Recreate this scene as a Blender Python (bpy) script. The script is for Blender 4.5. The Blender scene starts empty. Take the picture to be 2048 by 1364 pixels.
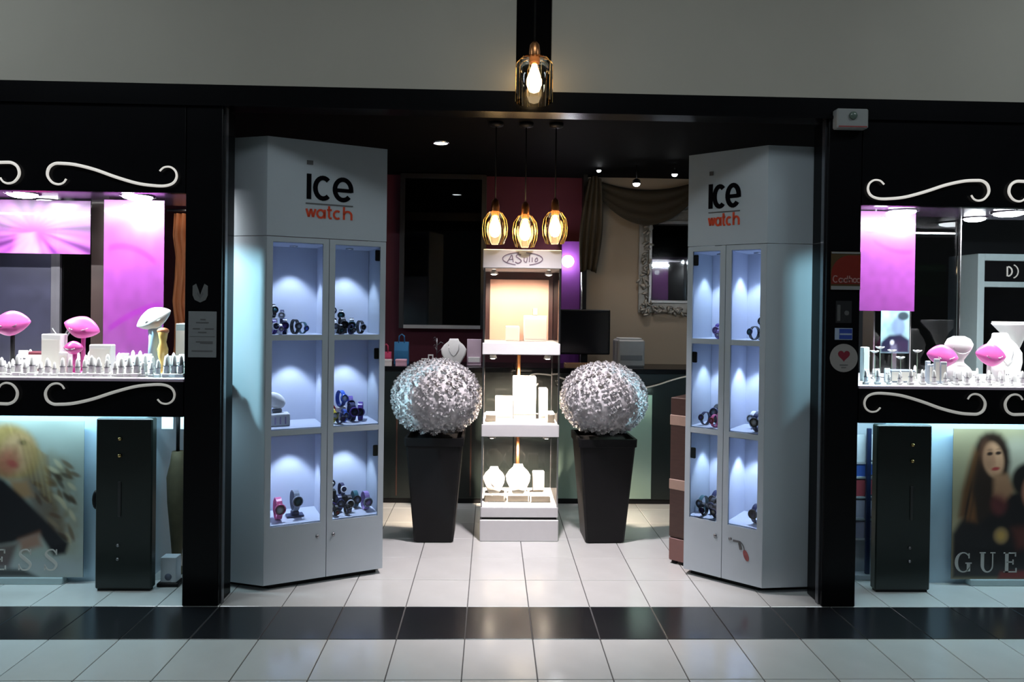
import bpy, math, random
import numpy as np
from mathutils import Vector, Matrix

random.seed(7); RNG = np.random.default_rng(11)
sc = bpy.context.scene
COL = sc.collection
PI = math.pi

# ------------------------------------------------------------------ camera
YAW, PITCH, ROLL, DIST, EYE = .0286, .0064, .0131, 3.4175, 1.46
cam_d = bpy.data.cameras.new('camera'); cam = bpy.data.objects.new('camera', cam_d); COL.objects.link(cam)
cam_d.sensor_fit = 'HORIZONTAL'; cam_d.sensor_width = 36.0
cam_d.lens = 36.0 * 1400.0 / 2048.0
cam_d.shift_y = (626.16 - 682.0) / 2048.0
cam_d.clip_start = .05
_R = Vector((math.cos(YAW), -math.sin(YAW), 0)); _F0 = Vector((math.sin(YAW), math.cos(YAW), 0)); _Z = Vector((0, 0, 1))
_F = math.cos(PITCH) * _F0 - math.sin(PITCH) * _Z
_U = math.sin(PITCH) * _F0 + math.cos(PITCH) * _Z
_r = math.cos(ROLL) * _R + math.sin(ROLL) * _U
_u = -math.sin(ROLL) * _R + math.cos(ROLL) * _U
cam.matrix_world = Matrix(((_r.x, _u.x, -_F.x, 0), (_r.y, _u.y, -_F.y, -DIST), (_r.z, _u.z, -_F.z, EYE), (0, 0, 0, 1)))
sc.camera = cam

# ------------------------------------------------------------------ world, light, exposure
world = bpy.data.worlds.new('world'); sc.world = world; world.use_nodes = True
world.node_tree.nodes['Background'].inputs[0].default_value = (.75, .85, .85, 1)
world.node_tree.nodes['Background'].inputs[1].default_value = .03
sc.view_settings.view_transform = 'Standard'; sc.view_settings.look = 'None'
sc.view_settings.exposure = 0.0; sc.view_settings.gamma = 1.0; sc.view_settings.use_curve_mapping = False
sc.cycles.use_denoising = True
sc.cycles.max_bounces = 8; sc.cycles.transparent_max_bounces = 24
sc.cycles.sample_clamp_indirect = 6.0
sc.cycles.caustics_reflective = False; sc.cycles.caustics_refractive = False

def light(name, kind, loc, energy, color=(1, 1, 1), target=None, **kw):
    d = bpy.data.lights.new(name, kind); d.energy = energy; d.color = color
    for k, v in kw.items(): setattr(d, k, v)
    o = bpy.data.objects.new(name, d); COL.objects.link(o); o.location = loc
    if target is not None:
        o.rotation_euler = (Vector(target) - Vector(loc)).to_track_quat('-Z', 'Y').to_euler()
    return o

# lights of the concourse ceiling in front of the shop
for lx, ly, e in ((-3.0, -1.4, 29), (.3, -1.8, 18), (3.2, -1.4, 21)):
    light('concourse_ceiling_light', 'AREA', (lx, ly, 3.78), e, (.84, .95, 1.0), target=(lx, ly, 0), shape='RECTANGLE', size=1.2, size_y=.5)

# ------------------------------------------------------------------ materials
MATS = {}
def pm(name, col, rough=.5, metal=0., var=.06, scale=30., bump=0., spec=.5, emit=None, estr=0., coat=0., stretch=None, trans=0.):
    if name in MATS: return MATS[name]
    m = bpy.data.materials.new(name); m.use_nodes = True; MATS[name] = m
    nt = m.node_tree; b = nt.nodes['Principled BSDF']
    b.inputs['Roughness'].default_value = rough; b.inputs['Metallic'].default_value = metal
    b.inputs['Specular IOR Level'].default_value = spec
    b.inputs['Coat Weight'].default_value = coat
    if trans: b.inputs['Transmission Weight'].default_value = trans
    tc = nt.nodes.new('ShaderNodeTexCoord'); nz = nt.nodes.new('ShaderNodeTexNoise')
    nz.inputs['Scale'].default_value = scale; nz.inputs['Detail'].default_value = 3
    if stretch:
        mp = nt.nodes.new('ShaderNodeMapping'); mp.inputs['Scale'].default_value = stretch
        nt.links.new(tc.outputs['Object'], mp.inputs['Vector']); nt.links.new(mp.outputs['Vector'], nz.inputs['Vector'])
    else:
        nt.links.new(tc.outputs['Object'], nz.inputs['Vector'])
    mx = nt.nodes.new('ShaderNodeMix'); mx.data_type = 'RGBA'
    lo = [max(0, c * (1 - var)) for c in col]; hi = [min(1, c * (1 + var)) for c in col]
    mx.inputs['A'].default_value = (*lo, 1); mx.inputs['B'].default_value = (*hi, 1)
    nt.links.new(nz.outputs['Fac'], mx.inputs['Factor'])
    nt.links.new(mx.outputs['Result'], b.inputs['Base Color'])
    if bump:
        bp = nt.nodes.new('ShaderNodeBump'); bp.inputs['Strength'].default_value = bump; bp.inputs['Distance'].default_value = .01
        nt.links.new(nz.outputs['Fac'], bp.inputs['Height']); nt.links.new(bp.outputs['Normal'], b.inputs['Normal'])
    if emit:
        b.inputs['Emission Color'].default_value = (*emit, 1); b.inputs['Emission Strength'].default_value = estr
    return m

def glass(name, tint=(1, 1, 1), ior=1.45, boost=1.0):
    if name in MATS: return MATS[name]
    m = bpy.data.materials.new(name); m.use_nodes = True; MATS[name] = m
    nt = m.node_tree; nt.nodes.remove(nt.nodes['Principled BSDF'])
    out = nt.nodes['Material Output']
    t = nt.nodes.new('ShaderNodeBsdfTransparent'); t.inputs[0].default_value = (*tint, 1)
    g = nt.nodes.new('ShaderNodeBsdfGlossy'); g.inputs['Roughness'].default_value = .02
    fr = nt.nodes.new('ShaderNodeFresnel'); fr.inputs['IOR'].default_value = ior
    mu = nt.nodes.new('ShaderNodeMath'); mu.operation = 'MULTIPLY'; mu.inputs[1].default_value = boost
    mx = nt.nodes.new('ShaderNodeMixShader')
    nt.links.new(fr.outputs[0], mu.inputs[0]); nt.links.new(mu.outputs[0], mx.inputs[0])
    nt.links.new(t.outputs[0], mx.inputs[1]); nt.links.new(g.outputs[0], mx.inputs[2])
    nt.links.new(mx.outputs[0], out.inputs[0])
    return m

def print_mat(name, rough=.35, coat=0., trans_lit=0.):
    if name in MATS: return MATS[name]
    m = bpy.data.materials.new(name); m.use_nodes = True; MATS[name] = m
    nt = m.node_tree; b = nt.nodes['Principled BSDF']; b.inputs['Roughness'].default_value = rough
    b.inputs['Coat Weight'].default_value = coat
    a = nt.nodes.new('ShaderNodeVertexColor'); a.layer_name = 'print'
    nt.links.new(a.outputs['Color'], b.inputs['Base Color'])
    return m

def srgb(r, g, b):
    f = lambda c: (c / 12.92 if c <= .04045 else ((c + .055) / 1.055) ** 2.4)
    return tuple(f(v / 255.) for v in (r, g, b))

M_black = pm('black_lacquer', (.004, .004, .005), .25, var=.2, scale=6, spec=.12)
M_blackm = pm('black_satin', (.006, .006, .007), .45, var=.2, scale=14, spec=.2)
M_fascia = pm('grey_fascia_paint', (.40, .375, .325), .8, var=.08, scale=2.2, bump=.05)
M_white = pm('white_laminate', (.47, .53, .58), .32, var=.03, scale=8)
M_wint = pm('white_cabinet_lining', (.66, .70, .80), .55, var=.03, scale=12)
M_wdisp = pm('white_display_velvet', (.8, .8, .78), .8, var=.04, scale=60)
M_plinth = pm('pale_blue_plinth', (.42, .56, .66), .55, var=.05, scale=5)
M_chrome = pm('brushed_chrome', (.6, .6, .62), .22, 1., var=.08, scale=40)
M_steel = pm('dull_steel', (.32, .32, .34), .35, 1., var=.1, scale=40)
M_brass = pm('brass', (.75, .5, .2), .25, 1., var=.1, scale=40)
M_copper = pm('copper', (.55, .24, .10), .3, 1., var=.12, scale=40)
M_scroll = pm('cream_metal_scroll', (.78, .74, .68), .35, var=.05, scale=30)
M_scroll_glow = pm('cream_scroll_added_glow', (.78, .74, .68), .35, var=.05, scale=30, emit=(1.0, .95, .88), estr=.5)  # emission added to the upper scrolls to brighten them
M_scroll_glow_low = pm('cream_scroll_added_glow_low', (.78, .74, .68), .35, var=.05, scale=30, emit=(1.0, .95, .88), estr=.18)  # weaker emission added to the lower scrolls
M_pink = pm('pink_satin', (.58, .10, .35), .3, var=.15, scale=18, bump=.1)
M_pink2 = pm('deep_pink_satin', (.42, .04, .22), .3, var=.15, scale=18, bump=.1)
M_glass = glass('clear_glass')
M_dglass = glass('dark_tinted_glass', (.25, .27, .3))
M_amber = glass('amber_glass', (1.0, .92, .76), 1.5, 1.0)
M_grout = pm('tile_grout', (.10, .10, .10), .9, var=.1, scale=40)
M_ink = pm('black_ink', (.002, .002, .004), .7, var=.05, spec=.05)
M_orange = pm('orange_red_ink', (.62, .055, .012), .5, var=.08)
M_greyink = pm('grey_ink', (.10, .10, .105), .6, var=.08)

def lamp_mat(name, col, strength):
    return pm(name, (.9, .9, .9), .4, emit=col, estr=strength, var=.01)
M_lampw = lamp_mat('lamp_cool_white', (.92, .97, 1.0), 30)
M_lampwarm = lamp_mat('lamp_halogen', (1.0, .84, .66), 22)
M_bulb = lamp_mat('bulb_filament_glow', (1.0, .74, .40), 30)

def tile_mat(name, col, rough):
    m = bpy.data.materials.new(name); m.use_nodes = True
    nt = m.node_tree; b = nt.nodes['Principled BSDF']
    oi = nt.nodes.new('ShaderNodeObjectInfo'); tc = nt.nodes.new('ShaderNodeTexCoord')
    nz = nt.nodes.new('ShaderNodeTexNoise'); nz.inputs['Scale'].default_value = 7; nz.inputs['Detail'].default_value = 4
    nt.links.new(tc.outputs['Object'], nz.inputs['Vector'])
    ad = nt.nodes.new('ShaderNodeMath'); ad.operation = 'MULTIPLY_ADD'; ad.inputs[1].default_value = .5
    nt.links.new(oi.outputs['Random'], ad.inputs[0]); nt.links.new(nz.outputs['Fac'], ad.inputs[2])
    mx = nt.nodes.new('ShaderNodeMix'); mx.data_type = 'RGBA'
    mx.inputs['A'].default_value = (*[c * .9 for c in col], 1); mx.inputs['B'].default_value = (*[min(1, c * 1.06) for c in col], 1)
    nt.links.new(ad.outputs[0], mx.inputs['Factor']); nt.links.new(mx.outputs['Result'], b.inputs['Base Color'])
    b.inputs['Coat Weight'].default_value = .7; b.inputs['Coat Roughness'].default_value = .16
    b.inputs['Roughness'].default_value = rough; b.inputs['Specular IOR Level'].default_value = 1.0
    bp = nt.nodes.new('ShaderNodeBump'); bp.inputs['Strength'].default_value = .025; bp.inputs['Distance'].default_value = .004
    nt.links.new(nz.outputs['Fac'], bp.inputs['Height']); nt.links.new(bp.outputs['Normal'], b.inputs['Normal'])
    return m
M_tile = tile_mat('pale_floor_tile', (.72, .73, .71), .15)
M_tiled = tile_mat('charcoal_floor_tile', (.013, .014, .017), .20)
_b = M_tiled.node_tree.nodes['Principled BSDF']; _b.inputs['Coat Weight'].default_value = 1.0; _b.inputs['Coat IOR'].default_value = 2.0; _b.inputs['Coat Roughness'].default_value = .2

# ------------------------------------------------------------------ mesh builder
class MB:
    def __init__(s): s.v = []; s.f = []; s.sm = []
    def add(s, vs, fs, smooth=False, T=None):
        n = len(s.v)
        for p in vs:
            p = Vector(p)
            s.v.append(tuple(T @ p) if T is not None else tuple(p))
        for f in fs: s.f.append(tuple(n + i for i in f)); s.sm.append(smooth)
        return s
    def box(s, x0, x1, y0, y1, z0, z1, b=0., T=None):
        x0, x1 = min(x0, x1), max(x0, x1); y0, y1 = min(y0, y1), max(y0, y1); z0, z1 = min(z0, z1), max(z0, z1)
        if b <= 0:
            vs = [(x, y, z) for z in (z0, z1) for x, y in ((x0, y0), (x1, y0), (x1, y1), (x0, y1))]
            return s.add(vs, [(3, 2, 1, 0), (4, 5, 6, 7), (0, 1, 5, 4), (1, 2, 6, 5), (2, 3, 7, 6), (3, 0, 4, 7)], T=T)
        b = min(b, .45 * (x1 - x0), .45 * (y1 - y0), .45 * (z1 - z0))
        vs = []; idx = {}
        for i, (cx, sx) in enumerate(((x0, 1), (x1, -1))):
            for j, (cy, sy) in enumerate(((y0, 1), (y1, -1))):
                for k, (cz, sz) in enumerate(((z0, 1), (z1, -1))):
                    idx[i, j, k] = len(vs)
                    vs += [(cx, cy + sy * b, cz + sz * b), (cx + sx * b, cy, cz + sz * b), (cx + sx * b, cy + sy * b, cz)]
        fs = []
        for i in (0, 1): fs.append([idx[i, 0, 0], idx[i, 1, 0], idx[i, 1, 1], idx[i, 0, 1]])
        for j in (0, 1): fs.append([idx[0, j, 0] + 1, idx[1, j, 0] + 1, idx[1, j, 1] + 1, idx[0, j, 1] + 1])
        for k in (0, 1): fs.append([idx[0, 0, k] + 2, idx[1, 0, k] + 2, idx[1, 1, k] + 2, idx[0, 1, k] + 2])
        for i in (0, 1):
            for j in (0, 1): fs.append([idx[i, j, 0], idx[i, j, 1], idx[i, j, 1] + 1, idx[i, j, 0] + 1])
            for k in (0, 1): fs.append([idx[i, 0, k], idx[i, 1, k], idx[i, 1, k] + 2, idx[i, 0, k] + 2])
        for j in (0, 1):
            for k in (0, 1): fs.append([idx[0, j, k] + 1, idx[1, j, k] + 1, idx[1, j, k] + 2, idx[0, j, k] + 2])
        for c in idx.values(): fs.append([c, c + 1, c + 2])
        cen = Vector(((x0 + x1) / 2, (y0 + y1) / 2, (z0 + z1) / 2)); out = []
        for f in fs:
            p = [Vector(vs[q]) for q in f]; n = (p[1] - p[0]).cross(p[2] - p[0])
            out.append(tuple(f) if n.dot(sum(p, Vector()) / len(p) - cen) > 0 else tuple(reversed(f)))
        return s.add(vs, out, T=T)
    def prism(s, poly, z0, z1, T=None):
        a = sum(poly[i][0] * poly[(i + 1) % len(poly)][1] - poly[(i + 1) % len(poly)][0] * poly[i][1] for i in range(len(poly)))
        if a < 0: poly = poly[::-1]
        n = len(poly)
        vs = [(x, y, z0) for x, y in poly] + [(x, y, z1) for x, y in poly]
        fs = [tuple(range(n - 1, -1, -1)), tuple(range(n, 2 * n))] + [(i, (i + 1) % n, n + (i + 1) % n, n + i) for i in range(n)]
        return s.add(vs, fs, T=T)
    def loft(s, rings, caps=True, smooth=True, T=None, closed=True):
        n = len(rings[0]); vs = [p for r in rings for p in r]; fs = []
        for k in range(len(rings) - 1):
            for i in range(n if closed else n - 1):
                j = (i + 1) % n
                fs.append((k * n + i, k * n + j, (k + 1) * n + j, (k + 1) * n + i))
        if caps and closed:
            fs.append(tuple(range(n - 1, -1, -1))); fs.append(tuple((len(rings) - 1) * n + i for i in range(n)))
        return s.add(vs, fs, smooth, T)
    def lathe(s, prof, n=20, cx=0, cy=0, caps=True, smooth=True, T=None):
        rings = [[(cx + r * math.cos(2 * PI * i / n), cy + r * math.sin(2 * PI * i / n), z) for i in range(n)] for r, z in prof]
        return s.loft(rings, caps, smooth, T)
    def tube(s, pts, rad, n=8, T=None):
        pts = [Vector(p) for p in pts]; rings = []
        up = Vector((0, 0, 1))
        for i, p in enumerate(pts):
            d = (pts[min(i + 1, len(pts) - 1)] - pts[max(i - 1, 0)]).normalized()
            a = d.cross(up)
            if a.length < 1e-3: a = d.cross(Vector((0, 1, 0)))
            a.normalize(); b = a.cross(d).normalized()
            if i and (a.dot(pa) < 0): a = -a; b = -b
            pa = a
            r = rad[i] if isinstance(rad, (list, tuple)) else rad
            rings.append([tuple(p + a * r * math.cos(2 * PI * k / n) + b * r * math.sin(2 * PI * k / n)) for k in range(n)])
        return s.loft(rings, True, True, T)
    def ball(s, c, rx, ry, rz, n=16, m=10, pw=1., T=None):
        rings = []
        for j in range(m + 1):
            t = PI * j / m; r = max(math.sin(t), 1e-3)
            ring = []
            for i in range(n):
                a = 2 * PI * i / n; ca, sa = math.cos(a), math.sin(a)
                f = lambda q: math.copysign(abs(q) ** pw, q)
                ring.append((c[0] + rx * r * f(ca), c[1] + ry * r * f(sa), c[2] - rz * math.cos(t)))
            rings.append(ring)
        return s.loft(rings, True, True, T)
    def ribbon(s, pts, w, y0, y1, T=None):
        """flat stroke in the x-z plane, from depth y0 to y1"""
        P = [Vector((p[0], p[1])) for p in pts]; L = []; Rr = []
        for i, p in enumerate(P):
            d = (P[min(i + 1, len(P) - 1)] - P[max(i - 1, 0)]).normalized(); nrm = Vector((-d.y, d.x))
            ww = w[i] if isinstance(w, (list, tuple)) else w
            L.append(p + nrm * ww / 2); Rr.append(p - nrm * ww / 2)
        n = len(P); vs = []
        for y in (y0, y1):
            vs += [(q.x, y, q.y) for q in L] + [(q.x, y, q.y) for q in Rr]
        fs = []
        for i in range(n - 1):
            fs += [(i, i + 1, n + i + 1, n + i), (2 * n + i + 1, 2 * n + i, 3 * n + i, 3 * n + i + 1),
                   (i, 2 * n + i, 2 * n + i + 1, i + 1), (n + i, n + i + 1, 3 * n + i + 1, 3 * n + i)]
        fs += [(0, n, 3 * n, 2 * n), (n - 1, 3 * n - 1, 4 * n - 1, 2 * n - 1)]
        return s.add(vs, fs, T=T)
    def mesh(s, name):
        me = bpy.data.meshes.new(name); me.from_pydata(s.v, [], s.f); me.update()
        me.polygons.foreach_set('use_smooth', s.sm)
        return me
    def build(s, name, mat, parent=None, label=None, loc=None, kind=None):
        o = bpy.data.objects.new(name, s.mesh(name)); COL.objects.link(o)
        o.data.materials.append(mat)
        if parent is not None: o.parent = parent
        if loc: o.location = loc
        if label: o['label'] = label
        if kind: o['kind'] = kind
        return o

def bx(*a, **k): return MB().box(*a, **k)
def tag(o, label=None, cat=None, group=None, kind=None):
    if label: o['label'] = label
    if cat: o['category'] = cat
    if group: o['group'] = group
    if kind: o['kind'] = kind
    return o
def thing(name, label, cat, loc=(0, 0, 0), rz=0., group=None):
    o = bpy.data.objects.new(name, None); COL.objects.link(o); o.location = loc; o.rotation_euler = (0, 0, rz)
    o.empty_display_size = .05
    return tag(o, label, cat, group)
def struct(name, mb, mat, label=None):
    return tag(mb.build(name, mat), label, kind='structure')
def copy_tree(o, parent=None):
    c = o.copy(); COL.objects.link(c); c.parent = parent
    for ch in list(o.children): copy_tree(ch, c)
    return c
def arc(cx, cz, r, a0, a1, n=14, rz=None):
    rz = r if rz is None else rz
    return [(cx + r * math.cos(math.radians(a0 + (a1 - a0) * i / n)), cz + rz * math.sin(math.radians(a0 + (a1 - a0) * i / n))) for i in range(n + 1)]
def smooth_path(pts, k=8):
    P = [Vector(p) for p in pts]; out = []
    for i in range(len(P) - 1):
        p0 = P[max(i - 1, 0)]; p1 = P[i]; p2 = P[i + 1]; p3 = P[min(i + 2, len(P) - 1)]
        for j in range(k):
            t = j / k
            out.append(.5 * ((2 * p1) + (-p0 + p2) * t + (2 * p0 - 5 * p1 + 4 * p2 - p3) * t * t + (-p0 + 3 * p1 - 3 * p2 + p3) * t ** 3))
    out.append(P[-1]); return out

# ================================================================== SETTING
XL0, XL1, XR0, XR1 = -1.481, -1.308, 1.654, 1.821
ZH0, ZH1 = 2.42, 2.52
ROOM_L, ROOM_R, YB, ZC = -4.3, 4.7, 2.75, 2.62

# floor: individual tiles on a grout bed
fl = struct('floor', bx(ROOM_L, ROOM_R, -1.36, YB, -.06, -.004), M_grout, 'tiled shop and concourse floor')
TW, TD, T0 = .300, .3368, -.1016
tile_me = MB().box(.0022, TW - .0022, .0022, TD - .0022, -.02, 0, b=.0015).mesh('tile')
tile_me.materials.append(M_tile)
tiled_me = tile_me.copy(); tiled_me.materials[0] = M_tiled
ntile = 0
for r in range(-4, 8):
    for c in range(-12, 13):
        o = bpy.data.objects.new('tile', tiled_me if r == -1 else tile_me); COL.objects.link(o)
        o.parent = fl; o.location = (T0 + c * TW, r * TD, 0); ntile += 1
rest = MB()
for r in range(-4, 9):
    for c in list(range(-14, -12)) + list(range(13, 16)) + (list(range(-12, 13)) if r == 8 else []):
        x0, y0 = T0 + c * TW, r * TD
        if r == 8: rest.box(x0 + .002, x0 + TW - .002, y0 + .002, YB, -.02, 0)
        elif r != -1: rest.box(x0 + .002, x0 + TW - .002, y0 + .002, y0 + TD - .002, -.02, 0)
rest.build('floor_tiles_beyond', M_tile, fl, kind='stuff')
restd = MB()
for c in list(range(-14, -12)) + list(range(13, 16)):
    x0 = T0 + c * TW; restd.box(x0 + .002, x0 + TW - .002, -TD + .002, -.002, -.02, 0)
restd.build('dark_tiles_beyond', M_tiled, fl, kind='stuff')
struct('floor_concourse', bx(-7, 7, -8, -1.36, -.06, 0), pm('pale_concourse_floor', (.5, .51, .49), .25, var=.05, scale=3))
struct('ceiling_concourse', bx(-7, 7, -8, .12, 3.9, 3.98), pm('white_concourse_ceiling', (.6, .6, .58), .9, var=.03))
struct('wall_opposite', bx(-7, 7, -8.1, -8, 0, 3.9), pm('opposite_wall_paint', (.22, .23, .23), .8, var=.15, scale=1.2))

# shell of the shop
struct('ceiling', bx(ROOM_L, ROOM_R, .12, YB, ZC, ZC + .08), pm('black_ceiling_paint', (.003, .003, .0035), .7, var=.2, scale=4, spec=.05))
M_maroon = pm('maroon_wall_paint', (.095, .010, .028), .7, var=.12, scale=3)
M_beige = pm('beige_wall_paint', (.34, .27, .20), .75, var=.07, scale=3)
struct('wall_back', bx(ROOM_L, .80, YB, YB + .1, 0, ZC), M_maroon, 'dark maroon back wall of the shop')
struct('wall_back_right', bx(.80, ROOM_R, YB - .05, YB + .1, 0, ZC), M_beige, 'beige back wall on the right')
struct('wall_left', bx(ROOM_L - .1, ROOM_L, 0, YB + .1, 0, 3.9), pm('dark_wall_paint', (.03, .03, .045), .6, var=.2))
struct('wall_right', bx(ROOM_R, ROOM_R + .1, 0, YB + .1, 0, 3.9), MATS['dark_wall_paint'])
struct('wall_upper_left', bx(ROOM_L, .101, 0, .12, ZH1, 3.9), M_fascia, 'plain grey fascia wall above the left half of the shopfront')
struct('wall_upper_right', bx(.275, ROOM_R, 0, .12, ZH1, 3.9), M_fascia, 'plain grey fascia wall above the right half of the shopfront')
struct('trim_1', bx(.101, .275, .035, .12, ZH1, 3.9), pm('matt_black_paint', (.0025, .0025, .003), .9, var=.2, spec=.02), 'black upright strip splitting the grey fascia')
hb = MB().box(ROOM_L, ROOM_R, .0, .12, ZH0, ZH1, b=.003); hb.box(ROOM_L, ROOM_R, -.012, 0, ZH0 - .004, ZH0 + .010)
struct('trim_2', hb, M_black, 'black header rail over the whole shopfront')
for i, (a, b) in enumerate(((XL0, XL1), (XR0, XR1))):
    p = MB().box(a, b, 0, .165, 0, ZH0, b=.004)
    q = struct('trim_%d' % (3 + i), p, M_black, ('black post on the left of the shop entrance', 'black post on the right of the shop entrance')[i])
    edge = (b - .004, b + .006) if i == 0 else (a - .006, a + .004)
    bx(*edge, .03, .06, .0, ZH0).build('edge_strip', M_steel, q)

# ================================================================== SHOP WINDOWS
ZF, ZV = 1.10, 2.045      # display floor and ceiling
def scroll_pts():
    a = [(.088, -.026), (.075, -.044), (.052, -.052), (.024, -.044), (.004, -.020), (.0, .004), (.010, .030), (.034, .046), (.066, .048), (.13, .043),
         (.22, .022), (.32, -.012), (.42, -.040), (.50, -.050), (.555, -.050), (.592, -.036), (.608, -.008), (.602, .022), (.578, .040), (.548, .038), (.528, .020)]
    return smooth_path([(x, 0, z) for x, z in a], 5)
SP = scroll_pts()
def scroll(parent, x0, zc, flip_x, flip_z, y=-.012):
    n = len(SP); pts = [((x0 + (.608 - p.x if flip_x else p.x)), y, zc + (-p.z if flip_z else p.z)) for p in SP]
    rad = [.0045 + .0032 * math.sin(PI * min(1, max(0, i / (n - 1) * 1.15 - .05))) for i in range(n)]
    MB().tube(pts, rad, 8).build('scroll', M_scroll_glow if zc > 1.5 else M_scroll_glow_low, parent)

def flat_print(name, X0, X1, Z0, Z1, Y, paint, mat, parent=None, nx=90, nz=120, th=.004):
    """a printed sheet in the x-z plane: front grid carries the print, thin solid body behind"""
    xs = np.linspace(X0, X1, nx + 1); zs = np.linspace(Z0, Z1, nz + 1)
    S, T = np.meshgrid(np.linspace(0, 1, nx + 1), np.linspace(0, 1, nz + 1))
    colr = paint(S, T).reshape(-1, 3)
    vs = [(float(x), Y, float(z)) for z in zs for x in xs]
    fs = [(j * (nx + 1) + i, j * (nx + 1) + i + 1, (j + 1) * (nx + 1) + i + 1, (j + 1) * (nx + 1) + i) for j in range(nz) for i in range(nx)]
    n = len(vs); rim = [0, nx, (nz + 1) * (nx + 1) - 1, nz * (nx + 1)]
    vs += [(X0, Y + th, Z0), (X1, Y + th, Z0), (X1, Y + th, Z1), (X0, Y + th, Z1)]
    fs += [(n + 3, n + 2, n + 1, n)] + [(rim[i], n + i, n + (i + 1) % 4, rim[(i + 1) % 4]) for i in range(4)]
    me = bpy.data.meshes.new(name); me.from_pydata(vs, [], fs); me.update()
    ca = me.color_attributes.new('print', 'FLOAT_COLOR', 'POINT')
    full = np.ones((len(vs), 4), dtype=np.float32); full[:n, :3] = np.clip(colr, 0, 1); full[n:, :3] = .03
    ca.data.foreach_set('color', full.ravel())
    me.materials.append(mat)
    o = bpy.data.objects.new(name, me); COL.objects.link(o)
    if parent is not None: o.parent = parent
    return o

def sm(e0, e1, x): t = np.clip((x - e0) / (e1 - e0 + 1e-9), 0, 1); return t * t * (3 - 2 * t)
def over(img, mask, colr): m = np.clip(mask, 0, 1)[..., None]; return img * (1 - m) + np.array(colr) * m
def ell(S, T, cx, cy, rx, ry, ang=0., soft=.25):
    a = math.radians(ang); x = (S - cx) * math.cos(a) + (T - cy) * math.sin(a); y = -(S - cx) * math.sin(a) + (T - cy) * math.cos(a)
    return 1 - sm(1 - soft, 1 + soft, np.sqrt((x / rx) ** 2 + (y / ry) ** 2))
def inpoly(S, T, poly, soft=.012):
    ins = np.zeros(S.shape, bool); dmin = np.full(S.shape, 9.)
    n = len(poly)
    for i in range(n):
        (x0, y0), (x1, y1) = poly[i], poly[(i + 1) % n]
        c = ((y0 > T) != (y1 > T)) & (S < (x1 - x0) * (T - y0) / (y1 - y0 + 1e-12) + x0); ins ^= c
        L = (x1 - x0) ** 2 + (y1 - y0) ** 2 + 1e-12; t = np.clip(((S - x0) * (x1 - x0) + (T - y0) * (y1 - y0)) / L, 0, 1)
        dmin = np.minimum(dmin, np.hypot(S - x0 - t * (x1 - x0), T - y0 - t * (y1 - y0)))
    sd = np.where(ins, dmin, -dmin)
    return sm(-soft, soft, sd)
def vnoise(S, T, fx, fy, seed=0):
    r = np.random.default_rng(seed); g = r.random((int(fy) + 3, int(fx) + 3))
    x = S * fx; y = T * fy; i = np.clip(x.astype(int), 0, int(fx)); j = np.clip(y.astype(int), 0, int(fy)); u = x - i; v = y - j
    u = u * u * (3 - 2 * u); v = v * v * (3 - 2 * v)
    return (g[j, i] * (1 - u) + g[j, i + 1] * u) * (1 - v) + (g[j + 1, i] * (1 - u) + g[j + 1, i + 1] * u) * v

def satin_paint(S, T):
    cx, cy = .66, .42
    dx = (S - cx) * 1.9; dy = T - cy; a = np.arctan2(dy, dx); r = np.hypot(dx, dy)
    st = .5 + .5 * np.sin(a * 7 + 3.2 * np.sin(a * 2 + 1) + r * 1.6 + 2 * vnoise(S, T, 6, 4, 8))
    st2 = .5 + .5 * np.sin(a * 21 + 4 * r)
    k = np.clip(.65 * st + .35 * st2, 0, 1) * sm(.02, .35, r) + .25 * (1 - sm(.02, .35, r))
    img = np.array(srgb(62, 8, 74)) * (1 - k[..., None]) + np.array(srgb(142, 72, 148)) * k[..., None]
    img = over(img, ell(S, T, cx, cy, .10, .22, soft=.8) * .8, srgb(165, 12, 85))
    img = over(img, inpoly(S, T, [(cx - .1, cy - .05), (cx, cy - .02), (cx + .03, 0), (cx - .13, 0)], .03) * .5, srgb(200, 105, 205))
    return img
def purple_paint(sweep):
    def f(S, T):
        img = np.ones(S.shape + (3,)) * np.array(srgb(117, 54, 123))
        n = vnoise(S, T, 9, 16, 3); img *= (.88 + .24 * n)[..., None]
        for (x0, y0, x1, y1, sag, w) in sweep:
            t = np.clip((S - x0) / (x1 - x0), 0, 1); yc = y0 + (y1 - y0) * t + sag * 4 * t * (1 - t)
            m = (1 - sm(w * .3, w, np.abs(T - yc))) * sm(0, .08, t) * (1 - sm(.9, 1, t)) * (S >= min(x0, x1)) * (S <= max(x0, x1))
            img = over(img, m * .75, srgb(120, 32, 130))
        return img
    return f

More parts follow.
